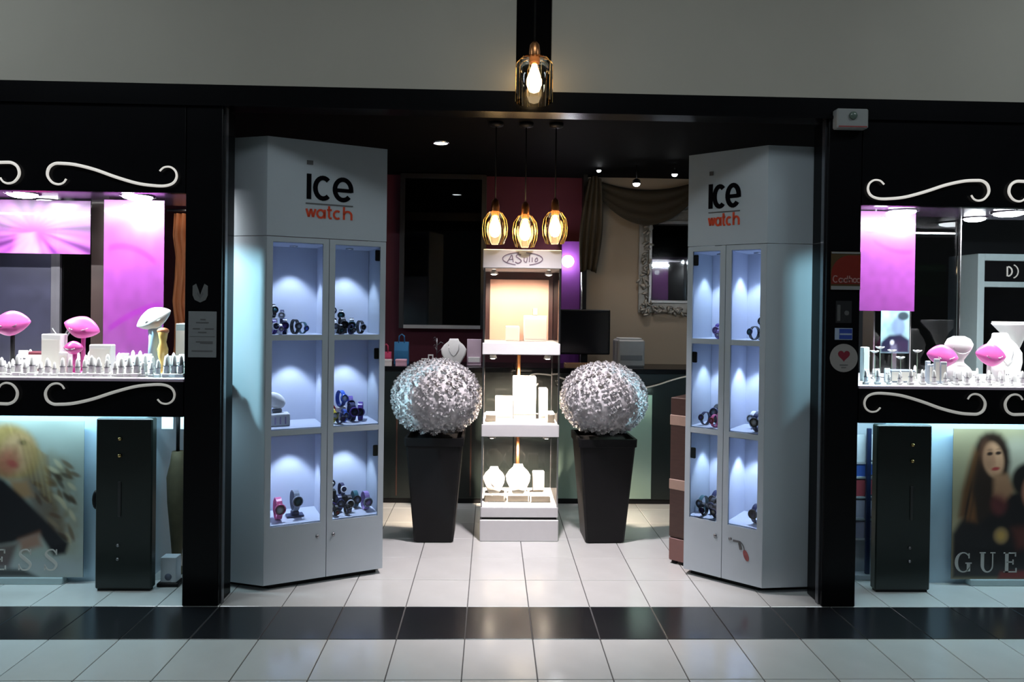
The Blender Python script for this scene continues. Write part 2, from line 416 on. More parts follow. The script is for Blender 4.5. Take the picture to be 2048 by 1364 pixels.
def shop_window(side):
    L = side == 'left'
    x0, x1 = (-3.25, XL0 - .004) if L else (XR1 + .004, 3.65)
    w = bpy.data.objects.new('window_1' if L else 'window_2', None); COL.objects.link(w)
    tag(w, 'lit jewellery display window left of the entrance, with scrollwork boards' if L else 'lit jewellery display window right of the entrance, with scrollwork boards', kind='structure')
    bx(x0, x1, .0, .05, 1.995, ZH0 - .004, b=.002).build('upper_board', M_black, w)
    bx(x0, x1, .0, .05, .915, 1.085, b=.002).build('lower_board', M_black, w)
    bx(x0, x1, .05, .76, 1.02, ZF, b=.002).build('display_floor', pm('white_display_floor', (.75, .75, .76), .4, var=.03), w)
    bx(x0, x1, .0, .05, 1.086, 1.097).build('sill_strip', pm('lilac_sill', (.5, .4, .5), .3, var=.05), w)
    bx(x0, x1, .05, .80, ZV, ZV + .03).build('display_ceiling', pm('dark_plum_ceiling', (.05, .03, .06), .25, var=.1), w)
    bx(x0, x1, .010, .018, 1.097, 1.995).build('front_pane', M_glass, w)
    xs = (x1 - .012, x1 - .004) if L else (x0 + .004, x0 + .012)
    bx(*xs, .05, .74, ZF, ZV).build('side_pane', M_glass, w)
    # scrolls
    if L:
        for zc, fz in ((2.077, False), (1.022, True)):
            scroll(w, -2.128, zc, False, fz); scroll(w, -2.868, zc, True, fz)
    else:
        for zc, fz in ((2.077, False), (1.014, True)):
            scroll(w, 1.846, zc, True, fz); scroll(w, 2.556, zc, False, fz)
    # ceiling downlights
    spots = ([(-2.524, .413, .075), (-1.925, .431, .078), (-2.547, .661, .055)] if L else [(2.316, .495, .078), (2.928, .481, .08), (2.90, .723, .06)])
    for (x, y, r) in spots:
        d = MB().lathe([(r * 1.16, 0), (r * 1.16, .006), (r * .96, .006), (r * .96, 0)], 24, caps=False).build('downlight', M_chrome, w, loc=(x, y, ZV - .006))
        MB().lathe([(r * .95, 0), (r * .9, -.012), (r * .6, -.020), (.001, -.024)], 24).build('lens', M_lampw, d, loc=(0, 0, .003))
        light('window_downlight', 'SPOT', (x, y, ZV - .045), 40 if r > .07 else 16, (.95, .98, 1.0), target=(x, y - .02, 0), spot_size=2.5, spot_blend=.6, shadow_soft_size=.06)
    # adjustable spot hidden behind the upper board, turned to the entrance
    ax, tx = (-2.40, -1.27) if L else (2.72, 1.58)
    MB().lathe([(.02, -.02), (.028, 0), (.028, .012), (.01, .02)], 16).build('spot_lamp', M_chrome, w, loc=(ax, .12, ZV - .022))
    light('window_side_spot', 'SPOT', (ax, .12 if L else .155, ZV - .045), 640 if L else 460, (.44, .84, .98), target=(tx, .21, 1.28), spot_size=.78, spot_blend=.6, shadow_soft_size=.02)
    # unseen fill rail added behind the upper board, brightens the display fronts
    bx(x0 + .05, x1 - .05, .055, .075, ZV - .018, ZV).build('fill_rail', M_chrome, w)
    light('window_fill_rail', 'AREA', ((x0 + x1) / 2, .085, ZV - .022), 44, (.95, .98, 1.0), target=((x0 + x1) / 2, .40, 1.2), shape='RECTANGLE', size=1.6, size_y=.02)
    # LED strip below the display floor
    bx(x0 + .1, x1 - .1 if not L else x1 - .3, .20, .23, 1.0, 1.02).build('led_strip', lamp_mat('led_strip_glow', (.7, .92, 1.0), 3), w)
    lx = -2.12 if L else 2.55
    light('under_window_led', 'AREA', (lx, .20, .99), 8.0, (.55, .86, 1.0), target=(lx, .26, 0), shape='RECTANGLE', size=1.25, size_y=.03)
    # plinth behind the posters
    px0, px1 = (x0, -1.80) if L else (2.14, x1)
    bx(px0, px1, .31, .74, 0, 1.02).build('plinth', M_plinth, w)
    # back of the display
    if L:
        bx(-3.25, -2.56, .73, .75, ZF, ZV).build('back_panel', pm('blue_grey_panel', (.018, .018, .034), .4, var=.4, scale=9), w)
        bx(-2.56, -2.51, .72, .76, ZF, ZV).build('back_stile', pm('grey_stile', (.055, .052, .06), .4), w)
        bx(-2.51, -2.32, .74, .75, ZF, ZV).build('back_pane', M_dglass, w)
        bx(-2.32, -2.22, .70, .76, ZF, ZV).build('back_stile', pm('brown_stile', (.025, .014, .012), .4), w)
        for (x, z, r) in ((-1.985, 1.965, .028),):
            MB().lathe([(r, -.02), (r, 0), (r * .6, .03)], 16, T=Matrix.Translation((x, .44, z)) @ Matrix.Rotation(PI / 2 - .5, 4, 'X')).build('spot_lamp', M_lampw, w)
    else:
        bx(2.235, 2.243, .62, .74, ZF, ZV).build('shelf_post', M_chrome, w)
        bx(2.50, 2.506, .70, .72, ZF, ZV).build('back_stile', M_chrome, w)
        bx(2.80, 2.806, .70, .72, ZF, ZV).build('back_stile', M_chrome, w)
        bx(2.25, 2.80, .725, .735, ZF, ZV).build('back_pane', M_dglass, w)
        MB().lathe([(.03, -.02), (.03, 0), (.018, .03)], 16, T=Matrix.Translation((2.17, .44, 1.965)) @ Matrix.Rotation(PI / 2 - .5, 4, 'X')).build('spot_lamp', M_lampw, w)
    return w
WL = shop_window('left'); WR = shop_window('right')

pr = print_mat('gloss_print', .3, .2)
b1 = flat_print('banner', -3.18, -2.27, 1.735, 2.035, .60, satin_paint, pr, nx=110, nz=60)
tag(b1, 'wide purple banner printed with gathered satin, hanging in the left window', 'banner')
b2 = flat_print('banner', -2.140, -1.813, ZF + .002, 2.03, .50, purple_paint([(.05, .71, .9, .62, .05, .028), (.05, .22, 1.0, .38, .03, .03)]), pr, nx=50, nz=110)
tag(b2, 'tall narrow purple banner in the left window beside the white oval stand', 'banner')
b3 = flat_print('banner', 2.085, 2.402, 1.474, 2.04, .50, purple_paint([(.2, .72, .98, .60, -.05, .03)]), pr, nx=50, nz=80)
tag(b3, 'purple banner hanging in the right window beside the entrance post', 'banner')
for o in (b1, b2, b3):
    pass

# ================================================================== WATCH CABINETS
def letters_ice(T, sx, mb, mbw, line, dot):
    y0, y1 = -.002, 0.
    w = .024
    mb.ribbon([(.016 * sx, 0), (.016 * sx, .132)], w, y0, y1, T)
    mb.ribbon(arc(.088 * sx, .062, .040 * sx, 48, 312, 18, .054), w, y0, y1, T)
    e = arc(.192 * sx, .062, .043 * sx, 0, 318, 22, .054)
    mb.ribbon([(.150 * sx, .058), (.238 * sx, .058)], .02, y0, y1, T); mb.ribbon([(.235 * sx, .050), e[0]] + e[1:], w, y0, y1, T)
    line.ribbon([(0, -.022), (.246 * sx, -.022)], .006, y0, y1, T)
    dot.ribbon([(.004 * sx, .19), (.036 * sx, .19)], .022, y0, y1, T)
    # "watch" in rounded strokes
    z, h, q = -.096, .046, .011
    W = lambda pts: mbw.ribbon([(x * sx, z + zz) for x, zz in pts], q, y0, y1, T)
    W([(.004, h), (.016, .004)]); W([(.016, .004), (.027, h)]); W([(.027, h), (.038, .004)]); W([(.038, .004), (.050, h)])
    W([(a, b) for a, b in arc(.077, .023, .018, 0, 360, 18, .020)]); W([(.098, h), (.098, 0)])
    W([(.120, .066), (.120, .010), (.124, .003), (.134, .003)]); W([(.110, h), (.134, h)])
    W([(a, b) for a, b in arc(.163, .023, .018, 50, 310, 14, .020)])
    W([(.198, .068), (.198, 0)]); W([(a, b) for a, b in arc(.218, .024, .020, 180, 0, 10, .020)] + [(.238, 0)])

CAB = {}
def cabinet(name, label, B, Cc, Aw, s, logo_u):
    u = Vector((Cc[0] - B[0], Cc[1] - B[1])); W = u.length; u.normalize()
    ang = math.atan2(u.y, u.x) if s > 0 else math.atan2(-u.y, -u.x)
    root = thing(name, label, 'cabinet', (B[0], B[1], 0), ang)
    c_, s_ = math.cos(ang), math.sin(ang)
    d = (Aw[0] - B[0], Aw[1] - B[1]); A = (d[0] * c_ + d[1] * s_, -d[0] * s_ + d[1] * c_)
    X = lambda uu: s * uu
    D = .34; H = 2.32; HB = 1.815; t = .018
    M = M_white
    # toe kick
    MB().prism([(X(.03), .035), (X(W - .03), .035), (X(W - .03), D - .03), (A[0] + s * .03, D - .03), (A[0] + s * .03, A[1] + .03)], 0, .03).build('toe_kick', M_blackm, root)
    def panel(poly, z0, z1, n, m=M): return MB().prism(poly, z0, z1).build(n, m, root)
    # canted side panel from A to B, in two heights with a seam
    n = Vector((-(A[1]), A[0])); n.normalize()
    if n.y < 0: n = -n
    for z0, z1 in ((.03, HB - .0015), (HB + .0015, H)):
        panel([(0, 0), A, (A[0] + n.x * t, A[1] + n.y * t), (n.x * t, n.y * t)], z0, z1, 'side_panel')
    panel([A, (A[0], D), (A[0] + s * t, D), (A[0] + s * t, A[1])], .03, H, 'return_panel')
    panel([(X(0), 0), (X(W), 0), (X(W), t), (X(0), t)], HB + .0015, H, 'header_panel')
    panel([(X(W - t), 0.019), (X(W), .019), (X(W), D), (X(W - t), D)], .03, HB, 'end_panel')
    panel([(X(W - t), 0.019), (X(W), .019), (X(W), D), (X(W - t), D)], HB + .001, H, 'end_panel')
    panel([(X(.002), .019), (X(.018), .019), (X(.018), D - .02), (X(.002), D - .02)], .03, HB, 'inner_side', M_wint)
    panel([(X(.019), D - .03), (X(W - t - .001), D - .03), (X(W - t - .001), D - .012), (X(.019), D - .012)], .05, HB, 'back_panel', M_wint)
    panel([(X(.003), .02), (X(W - .003), .02), (X(W - .003), D), (A[0] + s * .003, D), (A[0] + s * .003, A[1] + .01)], H - .02, H - .001, 'top_panel')
    mid = W * .507 if s > 0 else W * .5
    panel([(X(mid - .009), .022), (X(mid + .009), .022), (X(mid + .009), D - .03), (X(mid - .009), D - .03)], .05, HB, 'divider', M_wint)
    for z0, z1 in ((.305, .325), (.785, .822), (1.283, 1.308), (1.786, 1.81)):
        for a, b in ((.019, mid - .010), (mid + .010, W - t - .001)):
            panel([(X(a), .022), (X(b), .022), (X(b), D - .031), (X(a), D - .031)], z0, z1, 'shelf', M_wint)
    # doors
    for k, (a, b) in enumerate(((.0015, mid - .0015), (mid + .0015, W - .0015))):
        fr = MB(); st = .030
        bs = st
        fr.box(X(a), X(a + bs), 0, .018, .03, HB - .002); fr.box(X(b - bs), X(b), 0, .018, .03, HB - .002)
        fr.box(X(a + bs), X(b - bs), 0, .018, .03, .322); fr.box(X(a + bs), X(b - bs), 0, .018, 1.787, HB - .002)
        dr = fr.build('door', M, root)
        for (z0, z1) in ((.322, .800), (.806, 1.293), (1.298, 1.787)):
            bx(X(a + bs), X(b - bs), .007, .011, z0, z1).build('pane', M_glass, dr)
        for z in (.805, 1.295):
            bx(X(a + bs), X(b - bs), .001, .017, z - .014, z + .014).build('glazing_bar', M, dr)
        lu = (b - .045) if k == 0 else (a + .035)
        MB().lathe([(.009, 0), (.009, .004), (.004, .007)], 14, T=Matrix.Translation((X(lu), 0, .25)) @ Matrix.Rotation(PI / 2, 4, 'X')).build('lock', M_steel, dr)
        if k == 1:
            for z in (1.74, 1.205, .675):
                hg = MB().box(X(b - .055), X(b - .028), .012, .024, z - .03, z + .03, b=.004)
                hg.build('hinge', M_blackm, dr)
    # logo
    T = Matrix.Translation((X(logo_u) if s > 0 else X(logo_u), -.0005, 2.016))
    a, b_, c, d_ = MB(), MB(), MB(), MB(); letters_ice(T, 1.0 if s > 0 else .705, a, b_, c, d_)
    a.build('logo_lettering', M_ink, root, 'black lettering ice'); b_.build('logo_lettering', M_orange, root, 'orange red lettering watch')
    c.build('logo_line', M_greyink, root); d_.build('logo_dot', M_greyink, root)
    mw = root.matrix_basis.copy()
    # puck lamps under each shelf
    for a_, b2_ in ((.019, mid - .01), (mid + .01, W - t)):
        for zt in (1.786, 1.283, .785):
            uc = (a_ + b2_) / 2
            MB().lathe([(.022, 0), (.022, -.006), (.016, -.008), (.001, -.008)], 16).build('puck_lamp', M_chrome, root, loc=(X(uc), .195, zt))
            p = mw @ Vector((X(uc), .195, zt - .016)); q = mw @ Vector((X(uc), .20, zt - .5))
            light('cabinet_puck_light', 'SPOT', p, 8.0, (.56, .72, 1.0), target=q, spot_size=1.38, spot_blend=.45, shadow_soft_size=.008)
    CAB[name + ('_l' if s > 0 else '_r')] = (mw, W, mid, s)
    return root

cabinet('watch_cabinet', 'tall white watch cabinet left of the entrance, ice watch logo on top', (-1.148, .173), (-.581, .425), (-1.396, .249), 1, .190)
rc = cabinet('watch_cabinet', 'tall white watch cabinet right of the entrance, ice watch logo on top', (1.4145, .157), (1.080, .435), (1.731, .184), -1, .318)
# small sticker on the lower right door
st = MB(); st.ribbon([(-.155, .245), (-.125, .245), (-.118, .235)], .010, -.003, -.0005); st.ribbon([(-.120, .238), (-.112, .205)], .014, -.003, -.0005); st.ribbon(arc(-.145, .205, .05, 60, 0, 8), .004, -.003, -.0005)
st.build('sticker_mark', M_greyink, rc, 'dark curved sticker mark')
MB().prism([(a, b) for a, b in arc(0, 0, .013, 0, 360, 16, .03)][:-1], 0, .0015, T=Matrix.Translation((-.085, -.001, .18)) @ Matrix.Rotation(PI / 2, 4, 'X') @ Matrix.Rotation(.35, 4, 'Z')).build('sticker_mark', pm('dull_red_print', (.3, .08, .08), .5), rc, 'dull red oval sticker mark')

# ---- watches
WCOL = {'black': (.006, .007, .010), 'navy': (.012, .016, .07), 'white': (.78, .78, .8), 'blue': (.03, .09, .42), 'purple': (.07, .03, .25), 'pink': (.65, .12, .28), 'red': (.4, .02, .03), 'yellow': (.75, .62, .05), 'grey': (.22, .25, .3), 'lilac': (.32, .22, .5), 'teal': (.03, .12, .14)}
WMESH = {}
def watch_meshes():
    R = .040; wd = .022
    st = MB()
    ro, ri = [], []
    rings = []
    for i in range(25):
        a = 2 * PI * i / 24; y, z = R * .85 * math.cos(a), R * math.sin(a)
        ny, nz = math.cos(a), math.sin(a)
        rings.append([(-wd / 2, y, z), (wd / 2, y, z), (wd / 2, y + ny * .004, z + nz * .004), (-wd / 2, y + ny * .004, z + nz * .004)])
    st.loft(rings, caps=False, smooth=False)
    WMESH['strap'] = st.mesh('strap')
    F = Matrix.Translation((0, -R * .85 - .002, 0)) @ Matrix.Rotation(PI / 2, 4, 'X')
    cs = MB().lathe([(.016, -.002), (.022, .0), (.023, .005), (.021, .009), (.017, .010), (.017, .008)], 20, caps=False, T=F)
    WMESH['case'] = cs.mesh('case')
    WMESH['dial'] = MB().lathe([(.017, .007), (.001, .0075)], 20, T=F).mesh('dial')
watch_meshes()
NW = 0
def wmesh(kind, colname, rough=.3):
    k = (kind, colname)
    if k not in WMESH:
        me = WMESH[kind].copy(); me.materials.clear(); me.materials.append(pm('watch_' + colname, WCOL[colname], rough, var=.1, scale=50)); WMESH[k] = me
    return WMESH[k]
def watch(pos, rz, rx, strap, case, dial, label, group, sc_=1.0):
    w = thing('wristwatch', label, 'watch', pos, rz, group)
    # standing upright: root at the base
    Rt = Matrix.Translation((0, 0, .044)) @ Matrix.Rotation(rx, 4, 'X')
    sc_ *= 1.06; w.scale = (sc_, sc_, sc_)
    for n, c in (('strap', strap), ('case', case)):
        o = bpy.data.objects.new(n, wmesh(n, c)); COL.objects.link(o); o.parent = w; o.matrix_local = Rt
        if n == 'case':
            dl = bpy.data.objects.new('dial', wmesh('dial', dial)); COL.objects.link(dl); dl.parent = o
    return w
def riser(mw, u, v, z, su, sv, hs, mat, s, label, group=None):
    """stepped display riser"""
    p = mw @ Vector((s * u, v, z)); r = thing('display_riser', label, 'display stand', p, mw.to_euler().z, group)
    n = len(hs)
    for k, h in enumerate(hs):
        w0, w1 = -su / 2 + su * k / n, -su / 2 + su * (k + 1) / n
        bx(w0 + .0005, w1 - .0005, -sv / 2, sv / 2, 0, h, b=.002).build('step', mat, r)
    return r
SHZ = (1.308, .822, .325)
def fill(cabkey, row, items, label, group, z=None):
    mw, W, mid, s = CAB[cabkey]
    for (u, v, dz, strap, case, dial, rz, rx, scl) in items:
        p = mw @ Vector((s * u, v, SHZ[row] + dz + .0005))
        watch(p, mw.to_euler().z + rz, rx, strap, case, dial, label, group, scl)
L_, R_ = 'watch_cabinet_l', 'watch_cabinet_r'
mwL, WLc, midL, _ = CAB[L_]; mwR, WRc, midR, _ = CAB[R_]
# left cabinet, top row
riser(mwL, .085, .24, SHZ[0], .11, .05, (.085, .055), M_wdisp, 1, 'white stepped stand under the watches, top left compartment of left cabinet')
fill(L_, 0, [(.062, .24, .085, 'black', 'black', 'teal', .2, -.2, .8), (.11, .24, .055, 'navy', 'grey', 'white', -.2, -.2, .8),
             (.05, .125, 0, 'purple', 'white', 'navy', .3, -.1, .85), (.11, .135, 0, 'navy', 'navy', 'purple', -.1, -.1, .9), (.165, .15, 0, 'black', 'black', 'grey', .4, -.1, .85), (.21, .18, 0, 'teal', 'navy', 'blue', .6, .1, .7), (.08, .075, 0, 'white', 'lilac', 'white', .1, -.1, .6)],
     'dark or white watch in the heap on the top left shelf of left cabinet', 'watches top left in left cabinet')
riser(mwL, .40, .24, SHZ[0], .12, .05, (.085, .055), M_blackm, 1, 'black stepped stand under the watches, top right compartment of left cabinet')
fill(L_, 0, [(.372, .24, .085, 'navy', 'navy', 'white', .3, -.2, .8), (.43, .24, .055, 'black', 'black', 'teal', -.2, -.2, .85),
             (.365, .135, 0, 'white', 'white', 'grey', .2, -.1, .85), (.415, .14, 0, 'black', 'black', 'black', .1, -.1, 1.0), (.47, .15, 0, 'black', 'teal', 'black', -.2, -.1, .95), (.52, .16, 0, 'black', 'grey', 'black', .3, 0, .8), (.39, .07, 0, 'black', 'black', 'teal', .1, .2, .6), (.45, .075, 0, 'navy', 'black', 'grey', .4, .2, .6)],
     'black watch in the heap on the top right shelf of left cabinet', 'watches top right in left cabinet')
# left cabinet, middle row left: white cushion and block
p = mwL @ Vector((.085, .15, SHZ[1]))
t_ = thing('display_block', 'low white display block on the middle left shelf of left cabinet', 'display stand', p, mwL.to_euler().z)
bx(-.055, .055, -.045, .045, 0, .065, b=.004).build('block', M_wdisp, t_)
for k in range(4): bx(-.05 + k * .026, -.044 + k * .026, -.0475, -.0452, .012, .05).build('slot', pm('lilac_felt', (.35, .28, .45), .8), t_)
p = mwL @ Vector((.075, .17, SHZ[1] + .0655))
t_ = thing('cushion_display', 'white cushion on a short grey stem, middle left shelf of left cabinet', 'display stand', p, mwL.to_euler().z)
bx(-.02, .03, -.015, .015, 0, .02, b=.004).build('stem', pm('grey_stand', (.15, .16, .18), .5), t_)
MB().ball((0, 0, 0), .058, .022, .040, 16, 10, .8, T=Matrix.Translation((-.005, 0, .065)) @ Matrix.Rotation(.55, 4, 'Y')).build('cushion', M_wdisp, t_)
# left cabinet, middle row right: blue and purple watches, yellow and red ones
riser(mwL, .46, .24, SHZ[1], .11, .05, (.07, .04), M_wdisp, 1, 'white stepped stand under the blue watches of left cabinet')
fill(L_, 1, [(.433, .24, .07, 'blue', 'blue', 'white', .3, -.1, 1.0), (.488, .24, .04, 'purple', 'navy', 'navy', -.1, -.1, .95), (.43, .14, 0, 'blue', 'blue', 'grey', .2, -.1, .75), (.475, .15, 0, 'navy', 'purple', 'navy', .1, -.1, 1.1), (.53, .17, 0, 'purple', 'purple', 'navy', -.3, 0, 1.1), (.395, .08, 0, 'navy', 'navy', 'purple', .4, .1, .7)],
     'blue or purple watch on the middle right shelf of left cabinet', 'blue watches in left cabinet')
fill(L_, 1, [(.362, .13, 0, 'yellow', 'yellow', 'white', .3, -.1, .85)], 'yellow watch standing beside the blue watches of left cabinet', None)
fill(L_, 1, [(.352, .235, 0, 'red', 'red', 'pink', .2, -.1, 1.3)], 'red watch behind the yellow one in left cabinet', None)
# left cabinet, bottom row
fill(L_, 2, [(.085, .13, 0, 'pink', 'pink', 'white', .1, -.1, 1.25)], 'pink watch alone on the bottom left shelf of left cabinet', None)
p = mwL @ Vector((.175, .15, SHZ[2]))
t_ = thing('display_block', 'dark low stand under the grey blue watch of left cabinet', 'display stand', p, mwL.to_euler().z)
bx(-.045, .045, -.03, .03, 0, .012, b=.003).build('foot', pm('navy_stand', (.02, .03, .10), .4), t_); bx(-.02, .02, -.02, .02, .012, .03, b=.003).build('block', MATS['navy_stand'], t_)
fill(L_, 2, [(.175, .15, .0305, 'grey', 'grey', 'teal', .15, -.1, 1.2)], 'grey blue watch on a dark stand in left cabinet', None)
riser(mwL, .41, .24, SHZ[2], .13, .05, (.10, .06), M_blackm, 1, 'black stepped stand under the watches, bottom right compartment of left cabinet')
fill(L_, 2, [(.378, .24, .10, 'white', 'navy', 'white', .2, -.2, .8), (.443, .24, .06, 'navy', 'white', 'navy', .2, -.2, .8), (.36, .14, 0, 'black', 'purple', 'white', .1, -.1, .9), (.413, .165, 0, 'navy', 'navy', 'grey', .1, -.1, .95), (.464, .14, 0, 'black', 'white', 'black', 0, -.1, .95), (.51, .20, 0, 'teal', 'black', 'grey', .1, -.1, 1.0), (.553, .13, 0, 'lilac', 'grey', 'lilac', .1, 0, 1.1), (.38, .075, 0, 'black', 'black', 'red', .1, .2, .6), (.44, .08, 0, 'black', 'navy', 'grey', .3, .2, .6)],
     'dark watch in the heap on the bottom right shelf of left cabinet', 'watches bottom right in left cabinet')
# right cabinet
fill(R_, 0, [(.255, .13, 0, 'lilac', 'purple', 'white', -.2, -.1, .8), (.305, .14, 0, 'purple', 'lilac', 'lilac', -.1, -.1, .9), (.28, .075, 0, 'lilac', 'lilac', 'white', .1, .1, .55)],
     'small lilac watch on the top left shelf of right cabinet', 'lilac watches in right cabinet')
riser(mwR, .065, .20, SHZ[0], .07, .05, (.05,), M_wdisp, -1, 'small white stand under a black watch, top right compartment of right cabinet')
fill(R_, 0, [(.065, .20, .05, 'navy', 'black', 'grey', -.5, -.3, .9), (.10, .12, 0, 'black', 'navy', 'teal', -.5, -.2, .8), (.052, .11, 0, 'black', 'black', 'grey', -.2, -.2, .6)],
     'black watch on the top right shelf of right cabinet', 'black watches top right in right cabinet')
fill(R_, 1, [(.322, .20, 0, 'black', 'navy', 'grey', -.2, -.2, 1.2), (.362, .105, 0, 'navy', 'black', 'purple', -.4, -.2, .8)],
     'black watch behind the pink watches of right cabinet', 'black watches middle left in right cabinet')
fill(R_, 1, [(.265, .16, 0, 'pink', 'pink', 'red', -.2, -.2, 1.1), (.292, .07, 0, 'pink', 'red', 'pink', -.3, -.1, .75)],
     'pink watch on the middle left shelf of right cabinet', 'pink watches in right cabinet')
fill(R_, 1, [(.065, .09, 0, 'navy', 'black', 'white', -.1, -.1, 1.05)], 'navy watch with round black face, middle right shelf of right cabinet', None)
fill(R_, 1, [(.115, .19, 0, 'white', 'grey', 'white', -.2, -.2, 1.0)], 'white watch behind the navy one in right cabinet', None)
fill(R_, 2, [(.385, .15, 0, 'teal', 'black', 'grey', -.2, -.1, .95), (.338, .235, 0, 'navy', 'black', 'navy', -.2, -.1, 1.15), (.322, .15, 0, 'black', 'navy', 'grey', -.1, -.1, .9), (.265, .17, 0, 'black', 'black', 'teal', -.2, -.1, 1.0), (.345, .07, 0, 'black', 'black', 'purple', -.1, 0, .75), (.28, .075, 0, 'black', 'navy', 'white', -.1, 0, .8)],
     'black watch in the row on the bottom left shelf of right cabinet', 'watches bottom left in right cabinet')
fill(R_, 2, [(.07, .12, 0, 'navy', 'black', 'navy', -.2, -.1, 1.1)], 'navy watch on the bottom right shelf of right cabinet', None)

# ================================================================== GLASS TOWER
TX, TY, TH_ = .187, 1.205, .247
def tower():
    r = thing('display_tower', 'white glass display tower in the middle of the entrance', 'display case', (TX, TY, 0))
    MG = pm('pale_grey_laminate', (.72, .71, .72), .4, var=.03)
    h = TH_
    bx(-h, h, -h, h, .0, .135, b=.004).build('base', MG, r)
    bx(-h + .012, h - .012, -h + .012, h - .012, .135, .150).build('base_gap', M_blackm, r)
    bx(-h + .003, h - .003, -h + .003, h - .003, .150, .215, b=.004).build('plinth', MG, r)
    bx(-h + .003, h - .003, -h + .003, h - .003, .655, .735, b=.004).build('shelf', MG, r)
    bx(-h + .003, h - .003, -h + .003, h - .003, 1.170, 1.245, b=.004).build('shelf', MG, r)
    hd = bx(-h, h, -h, h, 1.712, 1.83, b=.004).build('header', MG, r)
    for z0, z1 in ((.215, .655), (.735, 1.170), (1.245, 1.712)):
        for sx in (-1, 1):
            for sy in (-1, 1):
                bx(sx * (h - .010) - .005, sx * (h - .010) + .005, sy * (h - .010) - .005, sy * (h - .010) + .005, z0, z1).build('corner_post', M_chrome, r)
            bx(sx * (h - .011) - .002, sx * (h - .011) + .002, -h + .016, h - .016, z0, z1).build('glass_pane', M_glass, r)
        bx(-h + .016, h - .016, -h + .009, -h + .013, z0, z1).build('glass_pane', M_glass, r)
    # pink lit back panel in the top compartment
    bx(-h + .045, h - .045, h - .06, h - .05, 1.246, 1.66, b=.002).build('back_panel', pm('peach_panel', (.72, .42, .32), .6, var=.12, scale=5), r)
    fr = MB(); fr.box(-h + .016, h - .016, h - .049, h - .035, 1.246, 1.711); fr.build('back_frame', pm('dark_walnut', (.05, .02, .02), .5), r)
    for z0, z1 in ((.215, .655), (.735, 1.170)):
        bx(-h + .016, h - .016, h - .013, h - .009, z0, z1).build('glass_pane', M_glass, r)
        MB().tube([(0.0, .12, z0), (0.0, .12, z1)], .012, 10).build('centre_tube', M_copper, r)
    # halogen spots under each deck
    for zt in (.655, 1.170, 1.712):
        for sx in (-1, 1):
            sp = MB().lathe([(.012, .03), (.024, .012), (.028, 0)], 14, caps=False).build('halogen_spot', M_chrome, r, loc=(sx * (h - .07), -.10, zt - .032))
            MB().lathe([(.026, .004), (.012, -.004), (.001, -.006)], 14).build('lamp', M_lampwarm, sp)
            light('tower_halogen', 'SPOT', (TX + sx * (h - .07), TY - .10, zt - .045), 250 if zt < 1.7 else 17, (1.0, .80, .62), target=(TX + sx * .08, TY + (.02 if zt < 1.7 else .12), zt - .5), spot_size=2.2, spot_blend=.6, shadow_soft_size=.02)
    # oval emblem with script on the header
    em = MB(); y0, y1 = -h - .0015, -h + .0005
    rim = arc(0, 1.772, .125, 100, 250, 16, .040); em.ribbon(rim, .006, y0, y1); em.ribbon(arc(0, 1.772, .125, 80, -70, 16, .040), .006, y0, y1)
    def S(pts, w=.006): em.ribbon(smooth_path([(a, 0, b) for a, b in pts], 4) and [(p.x, p.z) for p in smooth_path([(a, 0, b) for a, b in pts], 4)], w, y0, y1)
    S([(-.098, 1.748), (-.082, 1.772), (-.068, 1.795), (-.062, 1.77), (-.058, 1.75)]); S([(-.088, 1.766), (-.060, 1.768)], .004)
    S([(-.010, 1.796), (-.030, 1.800), (-.040, 1.786), (-.020, 1.772), (-.008, 1.758), (-.026, 1.744), (-.046, 1.752)], .007)
    S([(.010, 1.780), (.010, 1.758), (.024, 1.752), (.030, 1.780)]); S([(.044, 1.800), (.042, 1.752)]); S([(.060, 1.782), (.060, 1.752)])
    S([(.078, 1.768), (.090, 1.780), (.094, 1.762), (.080, 1.754), (.078, 1.768)])
    em.build('oval_emblem', pm('mauve_ink', (.22, .17, .22), .5), r, 'mauve oval emblem with script lettering')
tower()
def dblock(x, y, z, w, d, h, label, group=None, mat=None, name='display_block', rz=0.):
    t = thing(name, label, 'display stand', (x, y, z), rz, group)
    bx(-w / 2, w / 2, -d / 2, d / 2, 0, h, b=min(.004, w * .1)).build('block', mat or M_wdisp, t)
    bx(-w / 2 + .004, w / 2 - .004, -d / 2 - .002, -d / 2 + .001, h * .12, h * .86).build('face_pad', pm('ivory_velvet', (.82, .79, .72), .9, var=.03), t)
    return t
z1 = 1.2455
dblock(TX + .10, TY + .03, z1, .15, .12, .17, 'broad glowing white block at right in the top of the glass tower')
dblock(TX - .05, TY + .02, z1, .09, .10, .10, 'smaller white block left of the broad one in the top of the tower')
dblock(TX + .10, TY + .04, z1 + .1705, .035, .04, .05, 'little tan box on the white block in the top of the tower', mat=pm('tan_box', (.45, .30, .2), .6))
z1 = .7355
for x, y, w, h, lb in ((-.185, -.10, .07, .05, 'low white step at far left of the tower middle shelf'), (-.10, .02, .115, .14, 'medium white block left of the tall one on the tower middle shelf'),
                       (.035, .03, .15, .275, 'tallest white block on the tower middle shelf'), (.158, .0, .055, .20, 'narrow upright white block on the tower middle shelf'), (.196, -.12, .05, .06, 'low white step at far right of the tower middle shelf')):
    dblock(TX + x, TY + y, z1, w, .11, h, lb)
